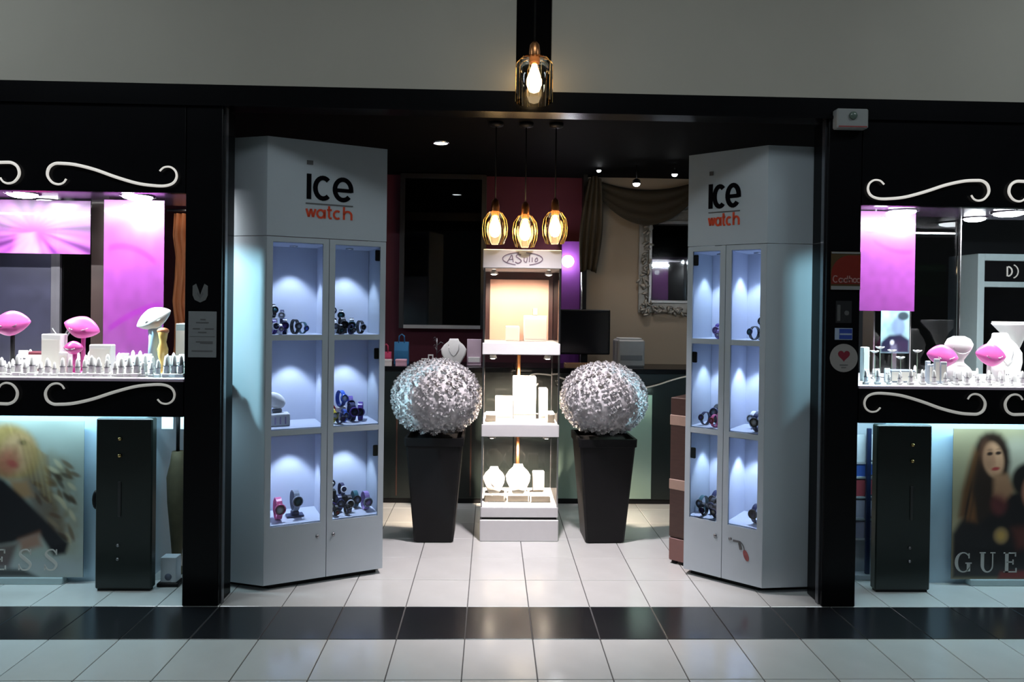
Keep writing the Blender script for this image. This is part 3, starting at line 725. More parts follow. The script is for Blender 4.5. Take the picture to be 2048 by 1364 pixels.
def bust(x, y, z, s, label, mat=None, group=None, w=1., base=True, rz=0.):
    """necklace bust: shaped plaque leaning back, with a foot"""
    t = thing('necklace_bust', label, 'display stand', (x, y, z), rz, group)
    mat = mat or M_wdisp
    prof = [(-.030, .0), (-.042, .02), (-.062, .06), (-.066, .09), (-.050, .115), (-.028, .135), (-.022, .15), (.022, .15), (.028, .135), (.050, .115), (.066, .09), (.062, .06), (.042, .02), (.030, .0)]
    rings = []
    for yy, k in ((-.014, .86), (-.010, .97), (0, 1.), (.010, .97), (.014, .86)):
        rings.append([(px * k * s * w, yy * s + pz * s * .22, max(0, (pz - .07) * (k if pz > .07 else 1) + .07) * s) for px, pz in prof])
    MB().loft(rings, True, True).build('plaque', mat, t)
    bx(-.03 * s * w, .03 * s * w, -.01 * s, .06 * s, 0, .010 * s, b=.002).build('foot', mat, t)
    MB().tube([(px * s * w * .82, -.013 * s + pz * s * .22 - .004, pz * s) for px, pz in [(-.034, .118), (-.03, .085), (-.014, .06), (0, .052), (.014, .06), (.03, .085), (.034, .118)]], .0016, 6).build('necklace', M_chrome, t)
    return t
z1 = .2155
bust(TX - .160, TY - .10, z1 + .051, 1.08, 'white necklace bust at left on the tower bottom shelf'); dblock(TX - .155, TY - .06, z1, .13, .14, .05, 'low white plinth under the left bust in the tower')
bust(TX - .003, TY - .10, z1 + .051, 1.2, 'white necklace bust in the middle of the tower bottom shelf'); dblock(TX - .005, TY - .06, z1, .14, .14, .05, 'low white plinth under the middle bust in the tower')
dblock(TX + .14, TY - .07, z1, .13, .14, .05, 'low white plinth at right on the tower bottom shelf'); dblock(TX + .13, TY - .05, z1 + .0505, .075, .05, .13, 'upright white ring box on the right plinth in the tower')

# ================================================================== PLANTERS
def flower_ball(rx, rz, nfl=430, seed=3):
    r = np.random.default_rng(seed); mb = MB()
    mb.ball((0, 0, 0), rx * .93, rx * .93, rz * .92, 24, 16)
    for k in range(nfl):
        zz = 1 - 2 * (k + .5) / nfl
        if zz < -.86: continue
        ph = k * 2.399963 + r.normal() * .06; q = math.sqrt(1 - zz * zz)
        c = Vector((rx * q * math.cos(ph), rx * q * math.sin(ph), rz * zz)) * (.965 + .03 * r.random())
        n = Vector((c.x / rx ** 2, c.y / rx ** 2, c.z / rz ** 2)).normalized()
        T = Matrix.Translation(c) @ n.to_track_quat('Z', 'Y').to_matrix().to_4x4() @ Matrix.Rotation(r.random() * 6.28, 4, 'Z')
        s = .0225 + .004 * r.random()
        for lay, (np_, rr, h0, h1) in enumerate(((5, 1.0, -.25, .28), (4, .62, -.05, .58), (3, .30, .1, .72))):
            for i in range(np_):
                a = 2 * PI * i / np_ + lay * .5; da = PI / np_ * 1.05
                P = [(.15 * rr * s * math.cos(a), .15 * rr * s * math.sin(a), h0 * s),
                     (rr * .75 * s * math.cos(a - da), rr * .75 * s * math.sin(a - da), (h0 + h1) * .45 * s),
                     (rr * s * math.cos(a), rr * s * math.sin(a), h1 * s),
                     (rr * .75 * s * math.cos(a + da), rr * .75 * s * math.sin(a + da), (h0 + h1) * .45 * s)]
                mb.add(P, [(0, 1, 2), (0, 2, 3)], False, T)
    return mb
FB = flower_ball(.278, .238).mesh('flower_ball'); FB.materials.append(pm('ivory_artificial_petals', (.54, .53, .55), .85, var=.2, scale=60))
def planter(x, y, label, rz, sq):
    t = thing('planter', label, 'planter', (x, y, 0), rz, 'square black planters')
    b, tp, H = .122, .172, .66
    prof = [(b - .008, 0), (b, .008), (tp, .61), (tp + .008, .612), (tp + .010, H), (tp - .006, H), (tp - .010, .63)]
    def ring(h, z): 
        c = .012
        return [(-h + c, -h, z), (h - c, -h, z), (h, -h + c, z), (h, h - c, z), (h - c, h, z), (-h + c, h, z), (-h, h - c, z), (-h, -h + c, z)]
    MB().loft([ring(h, z) for h, z in prof], True, False).build('pot', M_blackm, t)
    o = bpy.data.objects.new('flower_ball', FB); COL.objects.link(o); o.parent = t; o.location = (0, 0, .888); o.scale = sq; o.rotation_euler = (0, 0, rz * 7)
    o['kind'] = 'stuff'; o['label'] = 'dome of packed small white roses'
    return t
planter(-.345, 1.05, 'tall black square planter with white rose ball, left of the glass tower', 0., (1.02, 1.02, 1.02))
planter(.722, 1.05, 'tall black square planter with white rose ball, right of the glass tower', .03, (.99, .99, .99))

# ================================================================== PENDANT LAMPS
def pendant(x, y, z, top, label, rad=.078, h=.20, group=None, e=6, mode=0, bulb=None):
    """z = bottom of the glass"""
    t = thing('pendant_lamp', label, 'lamp', (x, y, z), 0, group)
    MB().tube([(0, 0, h + .07), (0, 0, top - z)], .004, 8).build('cord', M_blackm, t)
    MB().lathe([(.045, top - z), (.045, top - z - .02), (.012, top - z - .03)], 18).build('ceiling_rose', M_blackm, t)
    MB().lathe([(.012, h + .075), (.022, h + .062), (.026, h + .03), (.026, h - .02), (.020, h - .03)], 16).build('socket', M_copper, t)
    if mode == 0:
        prof = [(rad * .72, 0), (rad * .95, h * .25), (rad, h * .5), (rad * .9, h * .75), (rad * .55, h * .95), (.027, h)]
    else:
        prof = [(rad, 0), (rad, h * .5), (rad, h * .86), (rad * .75, h * .98), (.027, h)]
    MB().lathe(prof, 28, caps=False).build('glass_shade', M_amber, t)
    rib = MB()
    for i in range(10):
        a = 2 * PI * i / 10
        rib.tube([(r * 1.01 * math.cos(a), r * 1.01 * math.sin(a), zz) for r, zz in prof], .0012, 5)
    rib.build('wire_cage', M_brass, t)
    MB().lathe([(.001, .040), (.024, .050), (.036, .080), (.036, .105), (.024, .140), (.014, .165), (.013, h - .03)], 18).build('bulb', bulb or M_bulb, t)
    light('pendant_bulb_light', 'POINT', (x, y, z + .09), e, (1.0, .66, .34), shadow_soft_size=.05)
    return t
pendant(.184, -.13, 2.431, 3.9, 'single amber glass pendant lamp hanging in front of the black fascia strip', .086, .205, e=.08, mode=1, bulb=lamp_mat('front_bulb_glow', (1.0, .74, .42), 9))
for x, z, lb in ((.012, 1.862, 'left of the three amber pendant lamps over the glass tower'), (.200, 1.845, 'middle of the three amber pendant lamps over the glass tower'), (.387, 1.870, 'right of the three amber pendant lamps over the glass tower')):
    pendant(x, .96, z, ZC, lb, .078, .205, 'amber pendant lamps over the tower', 4.5)

# ================================================================== BACK OF THE SHOP
def counter(name, label, x0, x1):
    t = thing(name, label, 'counter', ((x0 + x1) / 2, 2.0, 0)); h = (x1 - x0) / 2
    bx(-h, h, -.20, .28, .04, .985, b=.003).build('body', pm('green_black_lacquer', (.006, .010, .009), .3, var=.2), t)
    bx(-h + .02, h - .02, -.18, .26, 0, .04).build('toe_kick', M_blackm, t)
    bx(-h, h, -.215, .30, .985, 1.02, b=.004).build('worktop', M_black, t)
    return t
c1 = counter('counter', 'long dark counter behind the left planter', -1.75, .17)
for x in (-.70, -.15): bx(x + .79, x + .80, -.203, -.20, .06, .96).build('seam', pm('brown_seam', (.05, .02, .012), .5), c1)
c2 = counter('counter', 'long dark counter with a pale green front behind the right planter', .175, 2.2)
c2x = (.175 + 2.2) / 2
bx(.50 - c2x, 1.21 - c2x, -.206, -.199, .045, .825, b=.002).build('front_panel', pm('pale_green_panel', (.22, .32, .27), .35, var=.06, scale=4), c2)
SPc = [((1.20 + .26 * (p.x / .608)) - c2x, -.212, .925 + .8 * p.z) for p in SP]
def cscroll(xa, fl, parent, px):
    pts = [(xa + (.608 - p.x if fl else p.x) - px, -.222, .925 - p.z) for p in SP]
    MB().tube(pts, .006, 8).build('scroll', M_scroll, parent)
cscroll(1.02, False, c2, c2x); cscroll(.27, True, c2, c2x)
light('counter_panel_light', 'AREA', (1.05, 1.70, .86), .5, (.75, 1.0, .9), target=(1.05, 1.80, .5), shape='RECTANGLE', size=.35, size_y=.02)

# framed dark wall cabinet left of the tower
t = thing('wall_cabinet', 'dark glass wall cabinet with pale lower edge behind the left planter', 'cabinet', (-.42, YB, 1.28))
bx(-.36, .34, -.11, -.0, 0.03, 1.30, b=.003).build('body', pm('charcoal_back', (.06, .063, .085), .5, var=.3, scale=5), t)
for a, b, c, d in ((-.38, -.34, 0, 1.33), (.32, .36, 0, 1.33), (-.34, .32, 1.29, 1.33)): bx(a, b, -.13, 0, c, d).build('frame', pm('charcoal_frame', (.012, .012, .016), .4), t)
bx(-.34, .32, -.13, 0, 0, .03).build('lower_edge', pm('pale_metal_edge', (.5, .5, .52), .3), t)
bx(-.34, .32, -.118, -.112, .03, 1.29).build('pane', M_dglass, t)
# purple column and chrome pole
struct('trim_5', bx(.60, .76, YB - .10, YB, 0, 2.05), pm('purple_column_paint', (.16, .03, .24), .5), 'purple wall column beside the beige wall')
struct('trim_6', bx(.775, .81, YB - .16, YB - .05, 0, ZC), M_blackm, 'narrow black upright between purple column and beige wall')
t = thing('wall_lamp', 'round white wall lamp glaring on the purple column', 'lamp', (.645, YB - .10, 1.86))
MB().lathe([(.03, 0), (.03, .02), (.012, .03)], 16, T=Matrix.Rotation(PI / 2, 4, 'X')).build('mount', M_chrome, t)
MB().ball((0, -.075, .012), .052, .05, .052, 18, 12).build('globe', M_lampw, t)
light('wall_lamp_light', 'POINT', (.645, YB - .24, 1.872), 1.2, (.85, .9, 1.0), shadow_soft_size=.05)
t = thing('chrome_tube', 'thin vertical chrome tube beside the purple column', 'pole', (.765, YB - .185, 0))
MB().tube([(0, 0, 1.0201 - 1.02), (0, 0, 2.10)], .009, 10).build('tube', M_chrome, t); MB().lathe([(.03, 0), (.03, .012), (.01, .02)], 14).build('foot', M_chrome, t)

# curtain swag over the beige wall, and its tail
M_drape = pm('olive_gold_drape', (.032, .022, .010), .8, var=.3, scale=12, stretch=(1, 1, 6))
def swag(x0, x1, ztop, drop, y, label, n=36, m=14):
    mb = MB(); rings = []
    for i in range(n + 1):
        s = i / n; x = x0 + (x1 - x0) * s; sag = 4 * s * (1 - s)
        top = ztop - drop * .30 * sag; bot = ztop - .10 - drop * sag
        row = []
        for j in range(m + 1):
            k = j / m; row.append((x, y - .03 - .035 * sag * abs(math.sin(k * PI * 3.2)) - .02 * k, top + (bot - top) * k))
        rings.append(row)
    mb.loft(rings, caps=False, closed=False)
    o = mb.build('drape_swag', M_drape); tag(o, label, 'curtain')
    sl = o.modifiers.new('thick', 'SOLIDIFY'); sl.thickness = .004
    return o
swag(.86, 1.80, 2.60, .30, YB - .07, 'olive gold curtain swag draped across the top of the beige wall')
mb = MB(); rings = []
for j in range(19):
    k = j / 18; w = .05 + .035 * math.sin(k * PI) + .02 * k
    rings.append([(.86 + (i / 20 - .5) * 2 * w - .05 * k, YB - .24 - .022 * math.sin(i / 20 * PI * 7 + k), 2.60 - .80 * k - .06 * abs(i / 20 - .5)) for i in range(21)])
mb.loft(rings, caps=False, closed=False); o = mb.build('drape_tail', M_drape); tag(o, 'olive gold curtain tail hanging above the purple column', 'curtain')
o.modifiers.new('thick', 'SOLIDIFY').thickness = .004

# ornate mirror
t = thing('ornate_mirror', 'silver mirror with a bushy ornate frame on the beige wall', 'mirror', (1.70, YB - .05, 1.42))
bx(-.31, .31, -.030, -.022, .13, .80).build('glass', pm('mirror_silver', (.72, .76, .8), .03, 1., var=.01), t)
bx(-.42, .42, -.02, 0, 0.02, .96, b=.004).build('backing', pm('dull_silver_leaf', (.30, .28, .25), .45, .6, var=.3, scale=25), t)
orn = MB(); r = np.random.default_rng(5)
for k in range(230):
    q = r.random() * 4; e = q % 1
    if q < 1: x, z = -.36, e
    elif q < 2: x, z = .36, e
    elif q < 3: x, z = -.40 + .8 * e, .93
    else: x, z = -.40 + .8 * e, .04
    x += r.normal() * .024; z = min(max(z * (.96 if q < 2 else 1) + r.normal() * .024, .0), .99)
    a = r.random() * 6.28
    orn.ball((0, 0, 0), .030, .012, .012, 7, 5, T=Matrix.Translation((x, -.028 - .014 * r.random(), z)) @ Matrix.Rotation(a, 4, 'Y'))
orn.build('leaf_carving', MATS['dull_silver_leaf'], t, 'carved silver leaves around the mirror', kind='stuff')
fr = MB()
for a, b, c, d in ((-.335, -.31, .105, .825), (.31, .335, .105, .825), (-.31, .31, .105, .13), (-.31, .31, .80, .825)): fr.box(a, b, -.045, -.02, c, d, b=.003)
fr.build('inner_frame', pm('pale_silver_frame', (.42, .42, .42), .35, .5), t)

# things on the counters
t = thing('computer_monitor', 'black computer monitor on the counter right of the tower', 'monitor', (.735, 2.10, 1.02))
bx(-.20, .20, -.015, .02, .085, .44, b=.006).build('screen_housing', M_blackm, t)
bx(-.185, .185, -.0165, -.0145, .10, .425).build('screen', pm('dark_screen', (.004, .004, .006), .15), t)
bx(-.025, .025, .0, .03, .008, .16, b=.004).build('neck', M_blackm, t); bx(-.10, .10, -.06, .08, 0, .010, b=.003).build('foot', M_blackm, t)
t = thing('receipt_printer', 'pale grey boxy printer beside the computer monitor', 'printer', (1.085, 2.08, 1.02))
bx(-.105, .105, -.10, .14, 0, .21, b=.012).build('body', pm('pale_grey_plastic', (.45, .47, .48), .4), t)
bx(-.085, .085, -.105, -.099, .05, .09, b=.002).build('slot', pm('slot_grey', (.22, .24, .26), .5), t)
bx(-.09, .09, -.06, .08, .21, .222, b=.004).build('lid', pm('white_plastic', (.62, .64, .66), .4), t)
t = thing('till_tray', 'low tan tray in front of the computer monitor', 'tray', (.70, 1.90, 1.02))
bx(-.14, .14, -.07, .07, 0, .006).build('base', pm('tan_leather', (.42, .25, .14), .5), t)
for a, b, c, d in ((-.14, .14, -.07, -.062), (-.14, .14, .062, .07), (-.14, -.132, -.062, .062), (.132, .14, -.062, .062)): bx(a, b, c, d, .006, .03).build('rim', MATS['tan_leather'], t)
def gift_bag(x, y, w, d, h, mat, label, name='paper_bag'):
    t = thing(name, label, 'bag', (x, y, 1.02))
    MB().loft([[(-w, -d, 0), (w, -d, 0), (w, d, 0), (-w, d, 0)], [(-w * .98, -d * .9, h * .6), (w * .98, -d * .9, h * .6), (w * .98, d * .9, h * .6), (-w * .98, d * .9, h * .6)], [(-w, -d * .5, h), (w, -d * .5, h), (w, d * .5, h), (-w, d * .5, h)]], True, False).build('body', mat, t)
    for s in (-1, 1):
        MB().tube([(-w * .4, s * d * .5, h - .01), (-w * .35, s * d * .5, h + .045), (0, s * d * .5, h + .06), (w * .35, s * d * .5, h + .045), (w * .4, s * d * .5, h - .01)], .003, 6).build('handle', mat, t)
    return t
gift_bag(-.70, 2.06, .055, .035, .17, pm('teal_blue_paper', (.02, .14, .30), .5), 'teal blue paper bag on the counter behind the left planter')
gift_bag(-.80, 1.92, .04, .03, .10, pm('crimson_paper', (.42, .03, .10), .5), 'small crimson paper bag beside the teal blue bag')
def on_counter(x, y, w, d, h, col, label, name='jewel_box', rz=0.):
    t = thing(name, label, 'box', (x, y, 1.02), rz); m = pm('box_%d_%d_%d' % tuple(int(c * 99) for c in col), col, .5)
    bx(-w, w, -d, d, 0, h * .7, b=.002).build('base', m, t); bx(-w - .002, w + .002, -d - .002, d + .002, h * .7, h, b=.002).build('lid', m, t)
    return t
on_counter(-.775, 1.83, .03, .02, .05, (.8, .75, .78), 'small white box at left end of the counter, below the crimson bag')
on_counter(-.675, 1.85, .04, .025, .05, (.72, .42, .55), 'small pink box in front of the teal blue bag')
t = thing('jewellery_tree', 'thin silver branching jewellery tree on the left counter', 'display stand', (-.43, 2.10, 1.02))
MB().lathe([(.03, 0), (.03, .006), (.005, .012)], 14).build('foot', M_steel, t); MB().tube([(0, 0, .01), (0, 0, .20)], .004, 6).build('stem', M_steel, t)
for k in range(6):
    a = k * 2.1; MB().tube([(0, 0, .08 + k * .02), (.03 * math.cos(a), .02 * math.sin(a), .11 + k * .02), (.05 * math.cos(a), .03 * math.sin(a), .10 + k * .02)], .0025, 5).build('branch', M_steel, t)
for x, lb in ((-.46, 'small white frame behind the left planter, next to the silver tree'), (-.51, 'tiny white stand at the left of the small white frame')):
    t = thing('ring_holder', lb, 'display stand', (x, 1.90, 1.02)); h = .075 if x > -.5 else .045
    bx(-.022, .022, -.012, .02, 0, .012, b=.002).build('base', M_wdisp, t); bx(-.02, -.012, -.005, .005, .012, h).build('upright', M_wdisp, t); bx(.012, .02, -.005, .005, .012, h).build('upright', M_wdisp, t); bx(-.02, .02, -.005, .005, h, h + .01).build('crossbar', M_wdisp, t)
bust(-.29, 1.95, 1.0205, 1.35, 'white necklace bust on the counter between left planter and tower', w=1.1)
t = thing('necklace_board', 'pale pink display board on the counter against the tower', 'display stand', (-.135, 2.02, 1.02))
bx(-.055, .055, 0, .012, .005, .20, b=.002).build('panel', pm('pale_pink_card', (.62, .48, .58), .5), t); bx(-.055, .055, -.03, .04, 0, .006).build('foot', MATS['pale_pink_card'], t); bx(-.045, .045, -.018, -.001, .02, .06, b=.003).build('pad', M_wdisp, t)
light('counter_light', 'SPOT', (-.35, 1.62, 2.3), 40, (.95, .92, 1.0), target=(-.42, 2.0, 1.02), spot_size=.75, spot_blend=.7, shadow_soft_size=.04)

# brown chest by the right cabinet
t = thing('brown_chest', 'narrow dark brown chest with pale bands beside the right watch cabinet', 'chest', (1.172, .671, 0), math.radians(50.3))
Mb = pm('dark_brown_wood', (.055, .026, .020), .5, var=.3, scale=14, stretch=(1, 1, 6)); Mp = pm('pale_wood_band', (.36, .24, .19), .5, var=.15)
bx(-.14, .14, -.055, .055, .155, .96, b=.004).build('body', Mb, t); bx(-.14, .14, -.055, .055, .02, .15, b=.004).build('base', pm('reddish_base', (.19, .09, .08), .5), t)
for z in (.43, .80): bx(-.143, .143, -.058, .058, z, z + .06, b=.003).build('band', Mp, t)
for sx in (-1, 1):
    for sy in (-1, 1): MB().lathe([(.02, 0), (.016, .02)], 10, sx * .11, sy * .03).build('foot', M_blackm, t)

# ceiling lamps inside the shop
t = thing('ceiling_downlight', 'round white recessed downlight in the black ceiling left of the entrance', 'lamp', (-.375, 1.52, ZC))
MB().lathe([(.062, 0), (.062, -.008), (.05, -.01), (.05, 0)], 24, caps=False).build('ring', M_chrome, t); MB().lathe([(.05, -.004), (.001, -.007)], 24).build('lens', M_lampw, t)
light('shop_downlight', 'SPOT', (-.375, 1.52, ZC - .03), 16, (1.0, .95, .95), target=(-.375, 1.5, 0), spot_size=1.9, spot_blend=.6, shadow_soft_size=.05)
for x, y, z, e, rr, lb in ((1.14, 2.15, 2.47, 9, .028, 'middle of the three ceiling spotlights before the curtain swag'), (.86, 2.30, 2.60, 2, .018, 'leftmost small ceiling spotlight before the curtain swag'), (1.42, 2.05, 2.53, 5, .022, 'rightmost ceiling spotlight before the curtain swag, beside the right cabinet')):
    t = thing('ceiling_spotlight', lb, 'lamp', (x, y, z), 0, 'ceiling spotlights before the swag')
    top = ZC - z
    MB().tube([(0, 0, .02), (0, 0, top)], .005, 8).build('stem', M_blackm, t); MB().lathe([(rr * .5, .04), (rr * 1.1, .025), (rr * 1.15, 0)], 16, caps=False).build('housing', M_blackm, t)
    MB().ball((0, 0, 0), rr, rr, rr * .8, 14, 8).build('lamp', M_lampw, t)
    light('shop_spotlight', 'SPOT', (x, y, z - .03), e, (1.0, .93, .88), target=(x, y - .25, 0), spot_size=1.8, spot_blend=.6, shadow_soft_size=.03)
light('added_floor_glow', 'SPOT', (.25, .30, ZC - .04), 320, (1.0, .90, .95), target=(.25, .70, 0), spot_size=1.26, spot_blend=1.0, shadow_soft_size=.06)  # added spot without a fixture, brightens the floor and lower cabinet doors

# seen through the windows
t = thing('interior_drape', 'narrow orange brown drape behind the left window near the post', 'curtain', (-2.02, 1.20, 0))
rings = [[(-.055 * (1 + .2 * math.sin(k * 2.)) + .11 * i / 12, .02 * math.sin(i * 1.6 + k * .3), 2.05 - .15 * k * .95) for i in range(13)] for k in range(15)]
MB().loft(rings, caps=False, closed=False).build('cloth', pm('orange_brown_cloth', (.32, .10, .03), .7, var=.35, scale=9), t).modifiers.new('thick', 'SOLIDIFY').thickness = .004
MB().tube([(-.10, 0, 2.07), (.10, 0, 2.07)], .008, 8).build('rod', M_steel, t); MB().tube([(.09, 0.0, 0), (.09, 0, 2.07)], .010, 8).build('pole', M_steel, t)
light('drape_light', 'SPOT', (-1.95, .95, 2.4), 6, (1, .85, .7), target=(-2.02, 1.2, 1.6), spot_size=.8, spot_blend=.6)
t = thing('reflected_shop', 'pale framed glass cabinet with a black sign, standing in for the shop opposite reflected in the right window', 'cabinet', (3.93, 1.55, 0))  # solid stand-in for the reflection of the shop opposite in the glass
Mfr = pm('pale_blue_frame', (.40, .50, .52), .4)
for a, b, c, d in ((-.44, -.39, 0, 1.90), (.39, .44, 0, 1.90), (-.39, .39, 1.85, 1.90), (-.39, .39, 1.66, 1.70), (-.39, .39, 0, .10)): bx(a, b, -.03, .30, c, d, b=.003).build('frame', Mfr, t)
bx(-.39, .39, -.02, .0, 1.70, 1.85).build('sign_board', M_black, t)
sg = MB(); Tm = Matrix.Translation((-.22, 0, 1.74))
sg.ribbon(arc(.0, .035, .035, -80, 80, 10), .010, -.024, -.0205, Tm); sg.ribbon([(.0, .0), (.0, .07)], .010, -.024, -.0205, Tm); sg.ribbon(arc(.03, .035, .05, -70, 70, 10), .008, -.024, -.0205, Tm)
sg.build('sign_mark', M_scroll, t, 'pale round emblem on the sign'); bx(-.39, .39, -.012, -.006, .10, 1.66).build('pane', M_dglass, t)
bx(-.39, .39, .28, .30, .10, 1.66).build('back', pm('blue_teal_back', (.05, .09, .12), .5, var=.4, scale=6), t)
for z in (.55, 1.0, 1.35): bx(-.39, .39, 0.0, .28, z, z + .012).build('shelf', M_glass, t)
light('reflected_shop_light', 'AREA', (3.93, 1.2, 2.3), 1.6, (.7, .92, 1.0), target=(3.85, 1.6, 1.4), size=.5)
struct('trim_7', bx(2.9, 4.0, YB - .09, YB - .071, 1.62, 1.90), pm('dark_green_band', (.02, .09, .02), .5, var=.4, scale=8), 'dark green band on the back wall, standing in for foliage seen in the right window')  # band stands in for dim green foliage
struct('trim_8', bx(1.95, 4.7, YB - .07, YB - .052, 0.0, 2.62), pm('dark_teal_wall', (.018, .022, .028), .5, var=.2, scale=3), 'dark wall lining behind the right window')

# ================================================================== POSTERS
def serif(parent, x0, z0, h, pitch, y, mat):
    """GUESS in roman capitals: thick and thin strokes with serifs"""
    T0_ = lambda k: Matrix.Translation((x0 + pitch * k, 0, z0))
    k = h / .10; th, tn = .017 * k, .006 * k; a, b = y - .0012, y + .0004
    def G(T):
        m = MB(); pts = arc(.040 * k, .05 * k, .036 * k, 40, 330, 22, .048 * k)
        m.ribbon(pts, [tn + (th - tn) * abs(math.cos(math.radians((40 + 290 * i / 22) - 180))) ** 2 if 90 < 40 + 290 * i / 22 < 270 else tn for i in range(23)], a, b, T)
        m.ribbon([(.066 * k, .005 * k), (.066 * k, .045 * k)], th, a, b, T); m.ribbon([(.050 * k, .046 * k), (.082 * k, .046 * k)], tn, a, b, T); m.ribbon([(.068 * k, .095 * k), (.068 * k, .07 * k)], tn, a, b, T); return m
    def U(T):
        m = MB(); m.ribbon([(.014 * k, .098 * k), (.014 * k, .035 * k)] + arc(.040 * k, .035 * k, .026 * k, 180, 360, 12, .033 * k) + [(.066 * k, .098 * k)], [th, th] + [th - (th - tn) * min(1, i / 6) for i in range(12)] + [tn, tn], a, b, T)
        m.ribbon([(0, .098 * k), (.030 * k, .098 * k)], tn, a, b, T); m.ribbon([(.054 * k, .098 * k), (.080 * k, .098 * k)], tn, a, b, T); return m
    def E_(T):
        m = MB(); m.ribbon([(.016 * k, 0), (.016 * k, .1 * k)], th, a, b, T)
        for z, L in ((.003, .066), (.052, .050), (.097, .062)): m.ribbon([(0 if z != .052 else .016 * k, z * k), (L * k, z * k)], tn, a, b, T)
        m.ribbon([(.064 * k, .0), (.064 * k, .022 * k)], tn, a, b, T); m.ribbon([(.060 * k, .1 * k), (.060 * k, .08 * k)], tn, a, b, T); m.ribbon([(.048 * k, .04 * k), (.048 * k, .064 * k)], tn, a, b, T); return m
    def S_(T):
        m = MB(); p = smooth_path([(.058 * k, 0, .082 * k), (.044 * k, 0, .098 * k), (.020 * k, 0, .094 * k), (.012 * k, 0, .074 * k), (.036 * k, 0, .052 * k), (.060 * k, 0, .028 * k), (.048 * k, 0, .004 * k), (.022 * k, 0, .002 * k), (.008 * k, 0, .018 * k)], 4)
        n = len(p); m.ribbon([(q.x, q.z) for q in p], [tn + (th - tn) * math.exp(-((i / (n - 1) - .5) / .2) ** 2) for i in range(n)], a, b, T)
        m.ribbon([(.060 * k, .1 * k), (.060 * k, .074 * k)], tn, a, b, T); m.ribbon([(.006 * k, 0), (.006 * k, .028 * k)], tn, a, b, T); return m
    for i, f in enumerate((G, U, E_, S_, S_)):
        f(T0_(i)).build('letter', mat, parent)

def poster_left(S, T):
    # poster x -2.857 .. -2.107 ; visible part S > .43
    img = np.ones(S.shape + (3,)) * np.array(srgb(176, 188, 180)); img *= (.85 + .2 * vnoise(S, T, 5, 6, 1))[..., None]
    img = over(img, inpoly(S, T, [(.3, 0), (1, 0), (1, .12), (.3, .12)], .05) * .5, srgb(170, 175, 185))
    n1 = vnoise(S, T, 26, 30, 2)
    img = over(img, inpoly(S, T, [(.62, .75), (.78, .80), (.92, .72), (.97, .45), (.96, .12), (.80, .18), (.72, .5)], .06) * (.25 + .65 * n1), srgb(150, 140, 110))
    for k in range(34):
        r = np.random.default_rng(50 + k); cx, cy = .68 + .26 * r.random(), .25 + .48 * r.random()
        img = over(img, ell(S, T, cx, cy, .035 + .02 * r.random(), .014, 110 + 50 * r.random(), .5) * .75, [srgb(70, 55, 38), srgb(215, 205, 170), srgb(110, 85, 55)][k % 3])
    img = over(img, inpoly(S, T, [(.55, .80), (.66, .72), (.86, .40), (.90, .25), (.70, .3), (.6, .55)], .05) * .7, srgb(95, 65, 45))
    # hair
    img = over(img, ell(S, T, .50, .80, .20, .17, -30, .2), srgb(190, 160, 100))
    hs = vnoise(S * .9 + T * .35, T * .25, 60, 6, 12)
    img = over(img, ell(S, T, .50, .80, .20, .17, -30, .2) * hs * .5, srgb(120, 90, 45))
    # face
    img = over(img, ell(S, T, .545, .785, .115, .130, -20, .35), srgb(208, 168, 124))
    img = over(img, ell(S, T, .485, .735, .075, .085, -20, .6) * .8, srgb(188, 104, 84))
    img = over(img, vnoise(S, T, 40, 44, 21) * ell(S, T, .5, .80, .2, .17, -30, .3) * .22, srgb(120, 88, 55))
    img = over(img, ell(S, T, .585, .862, .034, .022, -15, .7) * .6, srgb(110, 95, 70)); img = over(img, ell(S, T, .588, .860, .018, .014, -15, .5), srgb(50, 52, 44))
    img = over(img, ell(S, T, .535, .80, .014, .05, -15, .8) * .35, srgb(165, 110, 80)); img = over(img, ell(S, T, .515, .725, .040, .022, -20, .6) * .8, srgb(178, 78, 72))
    for k in range(9):
        x = .60 + .02 * k; img = over(img, inpoly(S, T, [(x - .05, .92 - .015 * k), (x, .86 - .01 * k), (x + .04, .62 - .02 * k), (x + .03, .62 - .02 * k)], .012) * .4, srgb(200, 170, 110) if k % 2 else srgb(140, 108, 62))
    # neck and jacket
    img = over(img, inpoly(S, T, [(.50, .62), (.62, .62), (.66, .52), (.52, .48)], .03), srgb(180, 140, 100))
    img = over(img, inpoly(S, T, [(.30, .70), (.46, .62), (.60, .50), (.78, .33), (.90, .22), (.88, .15), (.80, .14), (.70, .28), (.52, .22), (.40, .2), (.30, .25)], .02), srgb(20, 18, 26))
    img = over(img, inpoly(S, T, [(.56, .24), (.70, .29), (.72, .20), (.58, .16)], .03) * .8, srgb(165, 110, 85))
    img = over(img, inpoly(S, T, [(.40, .20), (.56, .22), (.50, .06), (.40, .06)], .03) * .8, srgb(80, 40, 40))
    img = over(img, inpoly(S, T, [(.30, 0), (.70, 0), (.60, .05), (.3, .06)], .02) * .9, srgb(20, 18, 20))
    return img * .9
